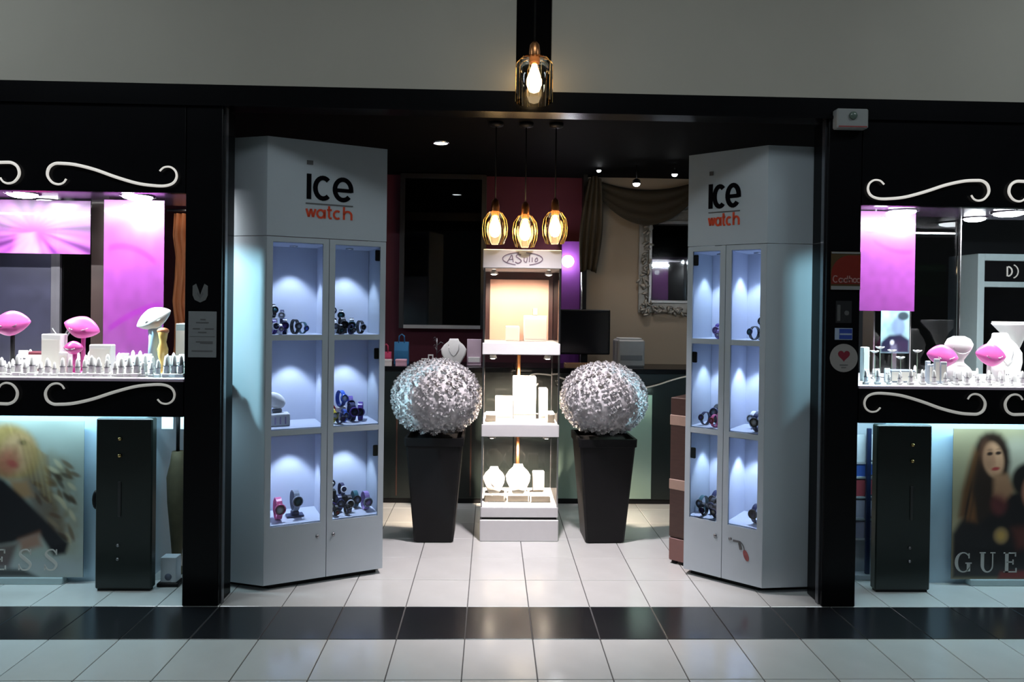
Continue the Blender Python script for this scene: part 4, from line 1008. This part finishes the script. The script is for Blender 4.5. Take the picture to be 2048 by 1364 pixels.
def poster_right(S, T):
    # poster x 2.489 .. 3.24 ; visible part S < .53
    img = np.ones(S.shape + (3,)) * np.array(srgb(165, 152, 120)); img *= (.85 + .25 * vnoise(S, T, 5, 6, 4))[..., None]
    n1 = vnoise(S, T, 22, 24, 7)
    img = over(img, ell(S, T, .45, .80, .16, .13, 20, .5) * .6, srgb(215, 205, 185))
    # dark clothes
    img = over(img, inpoly(S, T, [(0, 0), (1, 0), (1, .55), (.62, .62), (.45, .58), (.22, .62), (.08, .42), (0, .3)], .03), srgb(22, 14, 18))
    # hair
    img = over(img, inpoly(S, T, [(.165, .90), (.19, .945), (.235, .975), (.29, .982), (.345, .965), (.385, .92), (.41, .86), (.42, .78), (.40, .66), (.33, .60), (.30, .45), (.18, .36), (.05, .42), (.07, .58), (.12, .76)], .03), srgb(42, 26, 18))
    hs = vnoise(np.clip(S * .8 - T * .15 + .2, 0, 1), T * .5, 70, 8, 13)
    img = over(img, inpoly(S, T, [(.14, .88), (.2, .84), (.14, .6), (.18, .38), (.04, .40), (.06, .58)], .03) * hs * .7, srgb(150, 95, 50))
    # face
    img = over(img, ell(S, T, .295, .795, .075, .115, 12, .22), srgb(205, 150, 115))
    img = over(img, ell(S, T, .25, .82, .05, .10, 12, .5) * .5, srgb(120, 75, 55))
    for cx, cy in ((.268, .835), (.330, .84)): img = over(img, ell(S, T, cx, cy, .022, .012, 8, .5), srgb(45, 28, 22)); img = over(img, ell(S, T, cx, cy + .026, .018, .006, 5, .8) * .4, srgb(60, 36, 26))
    img = over(img, ell(S, T, .300, .785, .012, .034, 8, .9) * .3, srgb(165, 105, 80)); img = over(img, ell(S, T, .312, .735, .030, .012, 8, .5), srgb(165, 55, 55))
    img = over(img, inpoly(S, T, [(.30, .70), (.40, .70), (.46, .60), (.38, .52), (.30, .56)], .03), srgb(170, 120, 88))
    img = over(img, ell(S, T, .34, .50, .06, .07, 0, .5) * .6, srgb(120, 50, 50))
    # second figure at the right
    img = over(img, ell(S, T, .56, .66, .13, .12, 0, .2), srgb(25, 18, 18)); img = over(img, ell(S, T, .60, .58, .09, .12, 0, .25), srgb(180, 115, 90))
    img = over(img, ell(S, T, .565, .61, .022, .010, 0, .5), srgb(45, 25, 22)); img = over(img, ell(S, T, .60, .50, .03, .011, 0, .5), srgb(150, 50, 50))
    # flower or clasp and warm patches
    img = over(img, ell(S, T, .36, .29, .055, .055, 0, .3), srgb(150, 120, 80)); img = over(img, ell(S, T, .36, .29, .03, .03, 0, .6), srgb(190, 150, 80))
    img = over(img, inpoly(S, T, [(.44, .34), (.6, .36), (.6, .22), (.48, .2)], .04) * .6, srgb(110, 50, 40)); img = over(img, inpoly(S, T, [(.34, 0), (1, 0), (1, .07), (.36, .05)], .02) * .9, srgb(120, 25, 25))
    return img * .9
pp = print_mat('poster_print', .4, .15)
for nm, x0, paint, lb in (('poster', -2.857, poster_left, 'fashion poster of a blond person in dark jacket, below the left window'), ('poster', 2.489, poster_right, 'fashion poster of a long haired dark brunette lettered GUESS, below the right window')):
    t = thing(nm, lb, 'poster', (0, 0, 0))
    flat_print('print', x0, x0 + .75, .035, .846, .272, paint, pp, t, 150, 160, .004)
    bx(x0 + .01, x0 + .74, .277, .290, .045, .836).build('board', M_wint, t)
    bx(x0 + .1, x0 + .65, .262, .306, 0, .035, b=.003).build('foot', MATS['pale_blue_frame'], t)
    serif(t, x0 + .022, .072, .108, .132, .2715, pm('poster_letter_ink', (.42, .40, .38), .5) if x0 > 0 else pm('poster_letter_ink_pale', (.55, .52, .48), .5))

# ================================================================== BLACK BOXES BELOW THE WINDOWS
def tall_box(x0, x1, label, kx):
    t = thing('tall_box', label, 'box', ((x0 + x1) / 2, .235, 0)); h = (x1 - x0) / 2
    bx(-h, h, -.058, -.008, .012, .878, b=.006).build('body', pm('black_green_enamel', (.012, .018, .016), .35, var=.2, scale=5), t)
    bx(-h + .01, h - .01, -.05, -.014, 0, .012).build('foot', M_blackm, t)
    for z in (.775, .69): MB().lathe([(.010, 0), (.010, .006), (.004, .012)], 14, T=Matrix.Translation((kx, -.0578, z)) @ Matrix.Rotation(PI / 2, 4, 'X')).build('lock', M_brass, t)
    for z in (.235, .165): MB().lathe([(.008, 0), (.008, .005), (.003, .009)], 14, T=Matrix.Translation((kx - .006, -.0578, z)) @ Matrix.Rotation(PI / 2, 4, 'X')).build('lock', M_steel, t)
    bx(kx - .008, kx + .008, -.064, -.0578, .38, .56, b=.003).build('grip', pm('dark_grip', (.03, .032, .034), .3), t)
    return t
tb = tall_box(-1.994, -1.712, 'tall black box with small brass locks below the left window', -.02)
MB().ball((0, 0, 0), .018, .02, .05, 12, 8).build('side_knob', M_blackm, tb, loc=(-.150, -.034, .46))
tall_box(2.020, 2.312, 'tall black box with small brass locks below the right window', .04)

# things glimpsed in the gaps beside the posts
t = thing('floor_stand', 'narrow olive brown stand in the gap between black box and left post', 'stand', (-1.70, .44, 0))
MB().lathe([(.055, 0), (.055, .012), (.02, .03), (.03, .16), (.05, .38), (.055, .52), (.038, .60), (.030, .66)], 16).build('sleeve', pm('olive_brown_cloth', (.09, .07, .035), .8, var=.4, scale=16), t)
MB().tube([(0, 0, .66), (0, 0, .90)], .010, 8).build('pole', M_blackm, t)
t = thing('small_carton', 'small white carton on a dark base beside the left black box', 'box', (-1.655, .27, 0))
bx(-.04, .04, -.03, .03, .02, .15, b=.002).build('carton', pm('white_card', (.5, .55, .6), .6), t); bx(-.055, .055, -.04, .04, 0, .02, b=.003).build('base', M_blackm, t)
MB().lathe([(.018, 0), (.018, .001), (.001, .0012)], 16, T=Matrix.Translation((0, -.030, .05)) @ Matrix.Rotation(PI / 2, 4, 'X')).build('printed_disc', pm('grey_print', (.12, .14, .2), .6), t)
for k, (x, w) in enumerate(((-1.708, .030), (-1.618, .022))):  # cards added in place of bright patches of light
    t = thing('light_patch_card', ('wider', 'narrower')[k] + ' of two white cards standing in for bright patches of light under the left window next to the post', 'card', (x, .33, .80))
    bx(-w, w, 0, .004, 0, .065).build('card', pm('bright_white_card', (.8, .85, .85), .5), t); MB().tube([(0, .002, .065), (0, .002, .22)], .0012, 5).build('thread', M_steel, t)
t = thing('leaflet_rack', 'narrow rack of blue, white and red leaflets in the gap beside the right post', 'rack', (2.075, .40, 0))
bx(-.075, .075, 0, .012, 0, .86, b=.003).build('back', pm('pale_grey_rack', (.45, .48, .52), .4), t); bx(-.012, .012, -.05, -.035, .03, .83, b=.003).build('pole', pm('navy_pole', (.012, .02, .06), .4), t); bx(-.075, .075, -.06, 0, 0, .03, b=.003).build('foot', MATS['pale_grey_rack'], t)
for z, h, c in ((.64, .15, (.72, .76, .8)), (.56, .07, (.05, .12, .45)), (.45, .09, (.45, .08, .10)), (.33, .1, (.5, .48, .6)), (.22, .09, (.35, .33, .45))):
    bx(-.065, -.004, -.02, -.012, z, z + h, b=.001).build('leaflet', pm('leaflet_%d' % int(z * 100), c, .5), t); bx(.01, .065, -.02, -.012, z + .01, z + h, b=.001).build('leaflet', MATS['leaflet_%d' % int(z * 100)], t)
    bx(-.07, .07, -.024, 0, z - .012, z, b=.001).build('ledge', MATS['pale_grey_rack'], t)

# ================================================================== SIGNS ON THE POSTS
t = thing('notice', 'pale notice with lines of small print on the left post', 'sign', (-1.394, 0, 1.205))
bx(-.067, .067, -.004, 0, 0, .222, b=.001).build('sheet', pm('grey_paper', (.20, .21, .22), .6), t)
ln = MB()
for z, a, b in ((.135, -.045, -.012), (.135, .012, .055), (.118, -.02, .02), (.066, -.01, .05), (.072, -.03, .05), (.028, -.05, .05), (.18, -.01, .015), (.165, -.03, .03)): ln.box(a, b, -.0048, -.004, z, z + .006)
ln.build('print_lines', M_greyink, t)
bx(-.06, .06, -.0047, -.004, .10, .1015).build('rule', M_greyink, t)
t = thing('emblem_sticker', 'grey shield shaped emblem sticker above the notice on the left post', 'sticker', (-1.407, 0, 1.47))
MB().prism([(-.036, .08), (-.02, .09), (-.008, .06), (0, .035), (.008, .06), (.02, .09), (.036, .08), (.036, .035), (.026, .012), (0, 0), (-.026, .012), (-.036, .035)], 0, .002, T=Matrix.Rotation(PI / 2, 4, 'X')).build('shield', pm('faded_grey_film', (.13, .135, .135), .5), t)
MB().prism([(-.016, .04), (0, .02), (.016, .04), (.012, .05), (0, .036), (-.012, .05)], .002, .0026, T=Matrix.Rotation(PI / 2, 4, 'X')).build('mark', M_greyink, t)
t = thing('alarm_box', 'small white sensor box at the top of the right post', 'sensor', (1.746, 0, 2.362))
bx(-.078, .078, -.05, 0, 0, .095, b=.006).build('case', pm('grey_white_plastic', (.24, .25, .25), .4), t); MB().lathe([(.02, 0), (.018, .008), (.006, .012)], 16, T=Matrix.Translation((0, -.05, .06)) @ Matrix.Rotation(PI / 2, 4, 'X')).build('sensor_eye', pm('green_grey_lens', (.10, .14, .12), .2), t)
bx(-.07, .07, -.051, -.0495, .004, .01).build('red_stripe', pm('dull_red', (.25, .03, .03), .5), t)
t = thing('voucher_sign', 'orange red Cadhoc sign on the right post', 'sign', (1.745, 0, 1.575))
bx(-.074, .074, -.006, 0, 0, .188, b=.001).build('plate', pm('dark_amber_film', (.06, .035, .012), .4), t)
MB().prism([(-.073, .028), (.073, .028), (.073, .17)] + arc(.02, .075, .093, 90, 180, 10, .095) , 0, .0008, T=Matrix.Translation((0, -.006, 0)) @ Matrix.Rotation(PI / 2, 4, 'X')).build('red_field', pm('signal_red_film', (.15, .012, .006), .4), t)
for z0, z1 in ((.0, .018), (.178, .186)): bx(-.073, .073, -.0075, -.006, z0, z1).build('white_bar', pm('grey_white_film', (.2, .2, .2), .5), t)
lt = MB(); Tt = Matrix.Translation((-.066, 0, .036)); y0, y1 = -.0082, -.0066; q = .0055
lt.ribbon(arc(.014, .016, .012, 45, 315, 14, .016), q, y0, y1, Tt)
lt.ribbon(arc(.040, .010, .009, 0, 360, 14, .010), q, y0, y1, Tt); lt.ribbon([(.050, .021), (.050, 0)], q, y0, y1, Tt)
lt.ribbon(arc(.065, .010, .008, 0, 360, 14, .010), q, y0, y1, Tt); lt.ribbon([(.074, .033), (.074, 0)], q, y0, y1, Tt)
lt.ribbon([(.084, .033), (.084, 0)], q, y0, y1, Tt); lt.ribbon(arc(.091, .011, .007, 180, 0, 8, .010) + [(.098, 0)], q, y0, y1, Tt)
lt.ribbon(arc(.111, .010, .008, 0, 360, 14, .010), q, y0, y1, Tt); lt.ribbon(arc(.130, .010, .008, 50, 310, 12, .010), q, y0, y1, Tt)
lt.build('lettering', pm('pale_pink_film', (.30, .15, .14), .5), t, 'pale lettering Cadhoc')
t = thing('blue_sticker', 'small blue and white sticker above the heart sticker on the right post', 'sticker', (1.741, 0, 1.327))
bx(-.044, .044, -.002, 0, 0, .058).build('film', pm('pale_blue_film', (.28, .34, .45), .5), t); bx(-.022, .042, -.0028, -.002, .004, .054).build('blue_field', pm('blue_film', (.02, .05, .28), .5), t); bx(-.02, .04, -.0032, -.0028, .024, .032).build('stripe', MATS['pale_blue_film'], t)
t = thing('heart_sticker', 'round white sticker with a red heart on the right post', 'sticker', (1.744, 0, 1.165))
RX = Matrix.Rotation(PI / 2, 4, 'X')
MB().prism(arc(0, .072, .070, 0, 360, 32)[:-1], 0, .002, T=RX).build('disc', pm('off_white_film', (.26, .24, .23), .5), t)
hp = [(.030 * math.sin(a) ** 3, .085 + .0019 * (13 * math.cos(a) - 5 * math.cos(2 * a) - 2 * math.cos(3 * a) - math.cos(4 * a))) for a in np.linspace(0, 2 * PI, 30)[:-1]]
MB().prism([(float(a), float(b)) for a, b in hp], .002, .0028, T=RX).build('heart', pm('red_heart_film', (.17, .01, .025), .5), t)
bx(-.02, .02, -.0028, -.002, .034, .04).build('print_line', M_greyink, t); bx(-.012, .012, -.0028, -.002, .022, .027).build('print_line', M_greyink, t)
t = thing('opening_hours_sticker', 'faint dark sticker with pale print below the Cadhoc sign on the right post', 'sticker', (1.735, 0, 1.41))
bx(-.035, .045, -.0015, 0, 0, .11).build('film', pm('smoke_film', (.02, .02, .022), .3), t); bx(-.028, -.012, -.002, -.0015, .01, .09).build('print_line', pm('dim_print', (.08, .08, .08), .5), t); MB().prism(arc(.02, .05, .012, 0, 360, 14)[:-1], .0015, .002, T=RX).build('print_dot', MATS['dim_print'], t)

# ================================================================== JEWELLERY IN THE WINDOWS
def cushion(x, y, zc, rx, rz, tilt, mat, label, stem_mat=None, z0=ZF, name='cushion_display', stemw=.012, lean=0.):
    t = thing(name, label, 'display stand', (x, y, z0 + .0005))
    MB().lathe([(.032, 0), (.032, .006), (.012, .012)], 16).build('foot', stem_mat or M_wdisp, t)
    MB().lathe([(stemw, .010), (stemw * .8, (zc - z0) * .6), (stemw, zc - z0)], 12).build('stem', stem_mat or M_wdisp, t)
    # pillow: pinched pointed ends, fuller middle
    mb = MB(); rings = []
    for i in range(17):
        s = -1 + 2 * i / 16; w = (1 - abs(s) ** 1.7) ** .85 * .93 + .07
        rings.append([(rx * s, (.030 + .006 * math.cos(3 * a)) * w * math.sin(a) , rz * w * (math.copysign(abs(math.cos(a)) ** .85, math.cos(a)))) for a in np.linspace(0, 2 * PI, 19)[:-1]])
    mb.loft(rings, T=Matrix.Translation((lean, -.012, zc - z0)) @ Matrix.Rotation(tilt, 4, 'Y') @ Matrix.Rotation(-.25, 4, 'X'))
    mb.build('cushion', mat, t)
    MB().tube([(lean + rx * .55 * math.sin(a), -.045, zc - z0 + .004 - rz * .35 * math.cos(a)) for a in np.linspace(-1.2, 1.2, 9)], .0018, 6).build('bracelet', M_chrome, t)
    return t
Yw = .25
cushion(-2.44, Yw - .03, 1.352, .098, .066, -.10, M_pink, 'large pink cushion stand at the far left of the left window', M_blackm)
cushion(-2.103, Yw, 1.335, .092, .058, .25, M_pink, 'large pink cushion stand in the middle of the left window', M_pink2)
cushion(-2.092, Yw - .09, 1.235, .048, .034, 0, M_pink2, 'small deep pink cushion below the large middle one in the left window', M_pink2)
cushion(-1.74, Yw, 1.385, .094, .056, -.45, M_wdisp, 'white oval cushion tilted up beside the tall purple banner', pm('blue_grey_column', (.30, .36, .45), .5), stemw=.035)
dblock(-2.23, .22, ZF + .0005, .098, .06, .20, 'tallest upright white card block in the left window')
dblock(-1.978, .20, ZF + .0005, .108, .05, .15, 'square white framed block before the tall purple banner')
dblock(-2.16, .20, ZF + .0005, .045, .05, .11, 'slim white block right of the tallest one in the left window')
dblock(-2.345, .35, ZF + .0005, .20, .08, .10, 'dark red low block between the pink cushions in the left window', mat=pm('dark_red_felt', (.10, .008, .02), .8))
dblock(-1.575, .30, ZF + .0005, .12, .10, .26, 'pale teal pedestal in the left window against the entrance post', mat=pm('pale_teal_block', (.45, .58, .58), .6))
t = thing('amber_figurine', 'slender golden amber figurine near the post in the left window', 'figurine', (-1.675, .20, ZF + .0005))
MB().lathe([(.026, 0), (.026, .008), (.010, .02), (.008, .05), (.022, .09), (.026, .13), (.016, .165), (.020, .19), (.024, .215), (.014, .235)], 18).build('body', pm('golden_amber', (.62, .34, .10), .25, var=.3, scale=30), t)
MB().ball((0, 0, .222), .030, .024, .018, 12, 8).build('head', pm('copper_brown', (.35, .12, .05), .35), t)
t = thing('twig_display', 'dark branching twig stand behind the dark red block in the left window', 'display stand', (-2.34, .46, ZF + .0005))
MB().lathe([(.03, 0), (.03, .008), (.006, .014)], 12).build('foot', M_blackm, t); MB().tube([(0, 0, .01), (.0, 0, .17)], .005, 6).build('stem', M_steel, t)
for a in ((.08, .27), (-.05, .22), (.05, .21)): MB().tube([(0, 0, .15), (a[0] * .6, 0, a[1] - .03), (a[0], 0, a[1])], .004, 6).build('branch', M_steel, t)
# rows of small white stands
def small_stand_meshes():
    out = []
    m = MB(); m.box(-.012, .012, -.012, .012, 0, .012, b=.002); b1 = m.mesh('base'); b1.materials.append(M_wdisp)
    m = MB(); m.lathe([(.0085, .012), (.0075, .04), (.006, .062), (.002, .070)], 10); f1 = m.mesh('finger'); f1.materials.append(M_wdisp)
    m = MB(); m.lathe([(.0092, .034), (.0104, .036), (.0092, .038)], 12, caps=False); r1 = m.mesh('ring'); r1.materials.append(M_steel)
    out.append([('base', b1), ('finger', f1), ('ring', r1)])
    m = MB(); m.box(-.014, .014, -.003, .003, .008, .075, b=.0015, T=Matrix.Rotation(-.18, 4, 'X')); c1 = m.mesh('card'); c1.materials.append(M_wdisp)
    m = MB(); m.box(-.014, .014, -.014, .018, 0, .008, b=.0015); b2 = m.mesh('base'); b2.materials.append(M_wdisp)
    m = MB(); m.lathe([(.0035, -.0035), (.0035, .0)], 8, -.006, 0); m.lathe([(.0035, -.0035), (.0035, .0)], 8, .006, 0)
    e1 = MB(); e1.add(m.v, m.f, True, Matrix.Translation((0, .005, .048)) @ Matrix.Rotation(PI / 2, 4, 'X')); ee = e1.mesh('earrings'); ee.materials.append(M_steel)
    out.append([('base', b2), ('card', c1), ('earrings', ee)])
    return out
SST = small_stand_meshes()
def small_stand(kind, x, y, s, label, group, rz=0.):
    t = thing('ring_stand' if kind == 0 else 'earring_card', label, 'display stand', (x, y, ZF + .0005), rz, group); t.scale = (s, s, s)
    for n, me in SST[kind]:
        o = bpy.data.objects.new(n, me); COL.objects.link(o); o.parent = t
rr = random.Random(4)
def rows(xr, ys, step, avoid, lab0, lab1, g0, g1, smin=.9, smax=1.6):
    for j, y in enumerate(ys):
        x = xr[0] + (j % 2) * step * .5
        while x < xr[1]:
            xx = x + rr.uniform(-.004, .004)
            if not any(a <= xx <= b and c <= y <= d for a, b, c, d in avoid):
                k = 1 if j % 3 == 2 else 0
                f = (xx - xr[0]) / (xr[1] - xr[0]); zone = 'left third' if f < .34 else 'middle' if f < .67 else 'right third'
                row = ('front row', 'second row', 'third row', 'fourth row', 'back row')[j]
                lb = '%s in the %s, %s, of the %s' % (lab1 if k else lab0, row, zone, g0)
                small_stand(k, xx, y, rr.uniform(smin, smax), lb, '%s, %s, %s' % (g1 if k else g0, row, zone), rr.uniform(-.15, .15))
            x += step
avL = [(-2.30, -2.13, .16, .28), (-2.06, -1.90, .14, .26), (-2.17, -2.03, .10, .30), (-2.50, -2.38, .15, .31), (-2.46, -2.23, .29, .41), (-1.82, -1.66, .20, .30), (-1.71, -1.64, .15, .25), (-1.65, -1.48, .22, .38), (-2.39, -2.28, .37, .51)]
rows((-2.50, -1.52), (.075, .12, .165, .35, .40), .036, avL, 'small white ring finger', 'small white earring card', 'left window stands', 'left window cards')
# right window
cushion(2.379, .22, 1.240, .085, .060, .12, M_pink, 'left of the two pink cushions in the right window', M_blackm)
cushion(2.638, .22, 1.248, .082, .062, .1, M_pink, 'right of the two pink cushions in the right window', M_wdisp)
def hourglass(x, y, label, s=1., top=.245):
    t = thing('necklace_stand', label, 'display stand', (x, y, ZF + .0005))
    prof = [(.034, 0), (.070, .02), (.080, .045), (.060, .075), (.030, .10), (.028, .115), (.050, .145), (.072, .175), (.078, .20), (.062, .228), (.030, .243)]
    rings = [[(r * s * math.cos(a), r * s * .38 * math.sin(a), z * s) for a in np.linspace(0, 2 * PI, 25)[:-1]] for r, z in prof]
    MB().loft(rings).build('body', M_wdisp, t)
    MB().tube([(.055 * s * math.sin(a), -.032 * s, (.20 - .05 * math.cos(a)) * s) for a in np.linspace(-1.3, 1.3, 11)], .0018, 6).build('necklace', M_chrome, t)
    bx(-.04, .04, -.03, .03, -.0003, .004).build('foot', M_wdisp, t)
hourglass(2.508, .27, 'white hourglass necklace stand between the two pink cushions')
bust(2.775, .27, ZF + .0005, 1.75, 'large white necklace bust right of the pink cushions', w=.85)
t = thing('tray_stand', 'white flared stand at the far right of the right window', 'display stand', (2.91, .40, ZF + .0005))
MB().lathe([(.06, 0), (.06, .01), (.022, .03), (.02, .16), (.05, .24), (.10, .30), (.11, .312), (.10, .315), (.045, .25)], 24).build('column', M_wdisp, t); MB().lathe([(.106, .314), (.106, .322), (.001, .323)], 24).build('tray', M_wdisp, t)
def card_paint(S, T):
    img = np.ones(S.shape + (3,)) * np.array(srgb(165, 205, 215)); n = vnoise(S, T, 8, 9, 9); img *= (.7 + .45 * n)[..., None]
    img = over(img, ell(S, T, .62, .62, .24, .24, 0, .3) * .8, srgb(115, 135, 175)); img = over(img, ell(S, T, .78, .88, .20, .10, 0, .3) * .9, srgb(25, 30, 45))
    img = over(img, inpoly(S, T, [(0, 0), (1, 0), (1, .32), (.7, .45), (.3, .42), (0, .25)], .05), srgb(30, 34, 60)); img = over(img, ell(S, T, .40, .25, .07, .06, 0, .4), srgb(220, 225, 240))
    img = over(img, inpoly(S, T, [(.30, .0), (.6, .0), (.55, .2), (.38, .2)], .05) * .6, srgb(130, 130, 160)); return img
t = thing('picture_card', 'blue toned picture card standing below the purple banner in the right window', 'picture', (2.235, .40, ZF + .0005))
flat_print('print', -.08, .08, .14, .375, 0, card_paint, pr, t, 30, 40, .003); bx(-.012, .012, .004, .012, 0.004, .2).build('support', M_steel, t); bx(-.05, .05, -.02, .05, 0, .004).build('foot', M_steel, t)
dblock(1.985, .25, ZF + .0005, .035, .035, .18, 'slim white upright block at the left edge of the right window')
dblock(2.15, .21, ZF + .0005, .13, .07, .065, 'grey blue low block at left in the right window', mat=pm('grey_blue_block', (.16, .20, .26), .5))
for k in range(5):
    a = -.03 + k * .05
    dblock(2.262 + k * .018, .13 + (k % 2) * .045, ZF + .0005, .03, .012, .10 + .015 * (k % 3), 'leaning silver grey card in the cluster before the picture card', 'silver cards in the right window', mat=pm('silver_card', (.5, .55, .62), .35), name='silver_card', rz=.5 - .2 * k)
t = None
def blossom(x, y, h, label, group):
    t = thing('white_flower', label, 'flower', (x, y, ZF + .0005), rr.uniform(0, 3), group)
    MB().lathe([(.012, 0), (.012, .004), (.003, .008)], 10).build('foot', M_wdisp, t); MB().tube([(0, 0, .006), (.003, 0, h)], .002, 6).build('stem', pm('green_grey_stem', (.15, .2, .15), .6), t)
    for k in range(5):
        a = 2 * PI * k / 5; MB().ball((0, 0, 0), .013, .010, .004, 8, 5, T=Matrix.Translation((.003 + .012 * math.cos(a), .012 * math.sin(a), h + .003)) @ Matrix.Rotation(a, 4, 'Z') @ Matrix.Rotation(-.5, 4, 'Y')).build('petal', M_wdisp, t)
for x, y, h in ((2.07, .30, .15), (2.115, .33, .17), (2.165, .31, .155), (2.03, .33, .12), (2.30, .30, .155), (2.20, .28, .12)):
    blossom(x, y, h, 'small white flower behind the grey blue block in the right window', 'white flowers in the right window')
avR = [(2.31, 2.45, .17, .27), (2.57, 2.71, .17, .27), (2.42, 2.60, .22, .32), (2.67, 2.88, .20, .36), (2.80, 3.02, .30, .50), (2.15, 2.32, .37, .46), (1.95, 2.02, .22, .28), (2.075, 2.225, .155, .245), (2.235, 2.36, .10, .20), (2.01, 2.32, .27, .34)]
rows((1.90, 2.86), (.075, .125, .175, .37), .058, avR, 'small white ring finger', 'small white earring card', 'right window stands', 'right window cards', .7, 1.1)
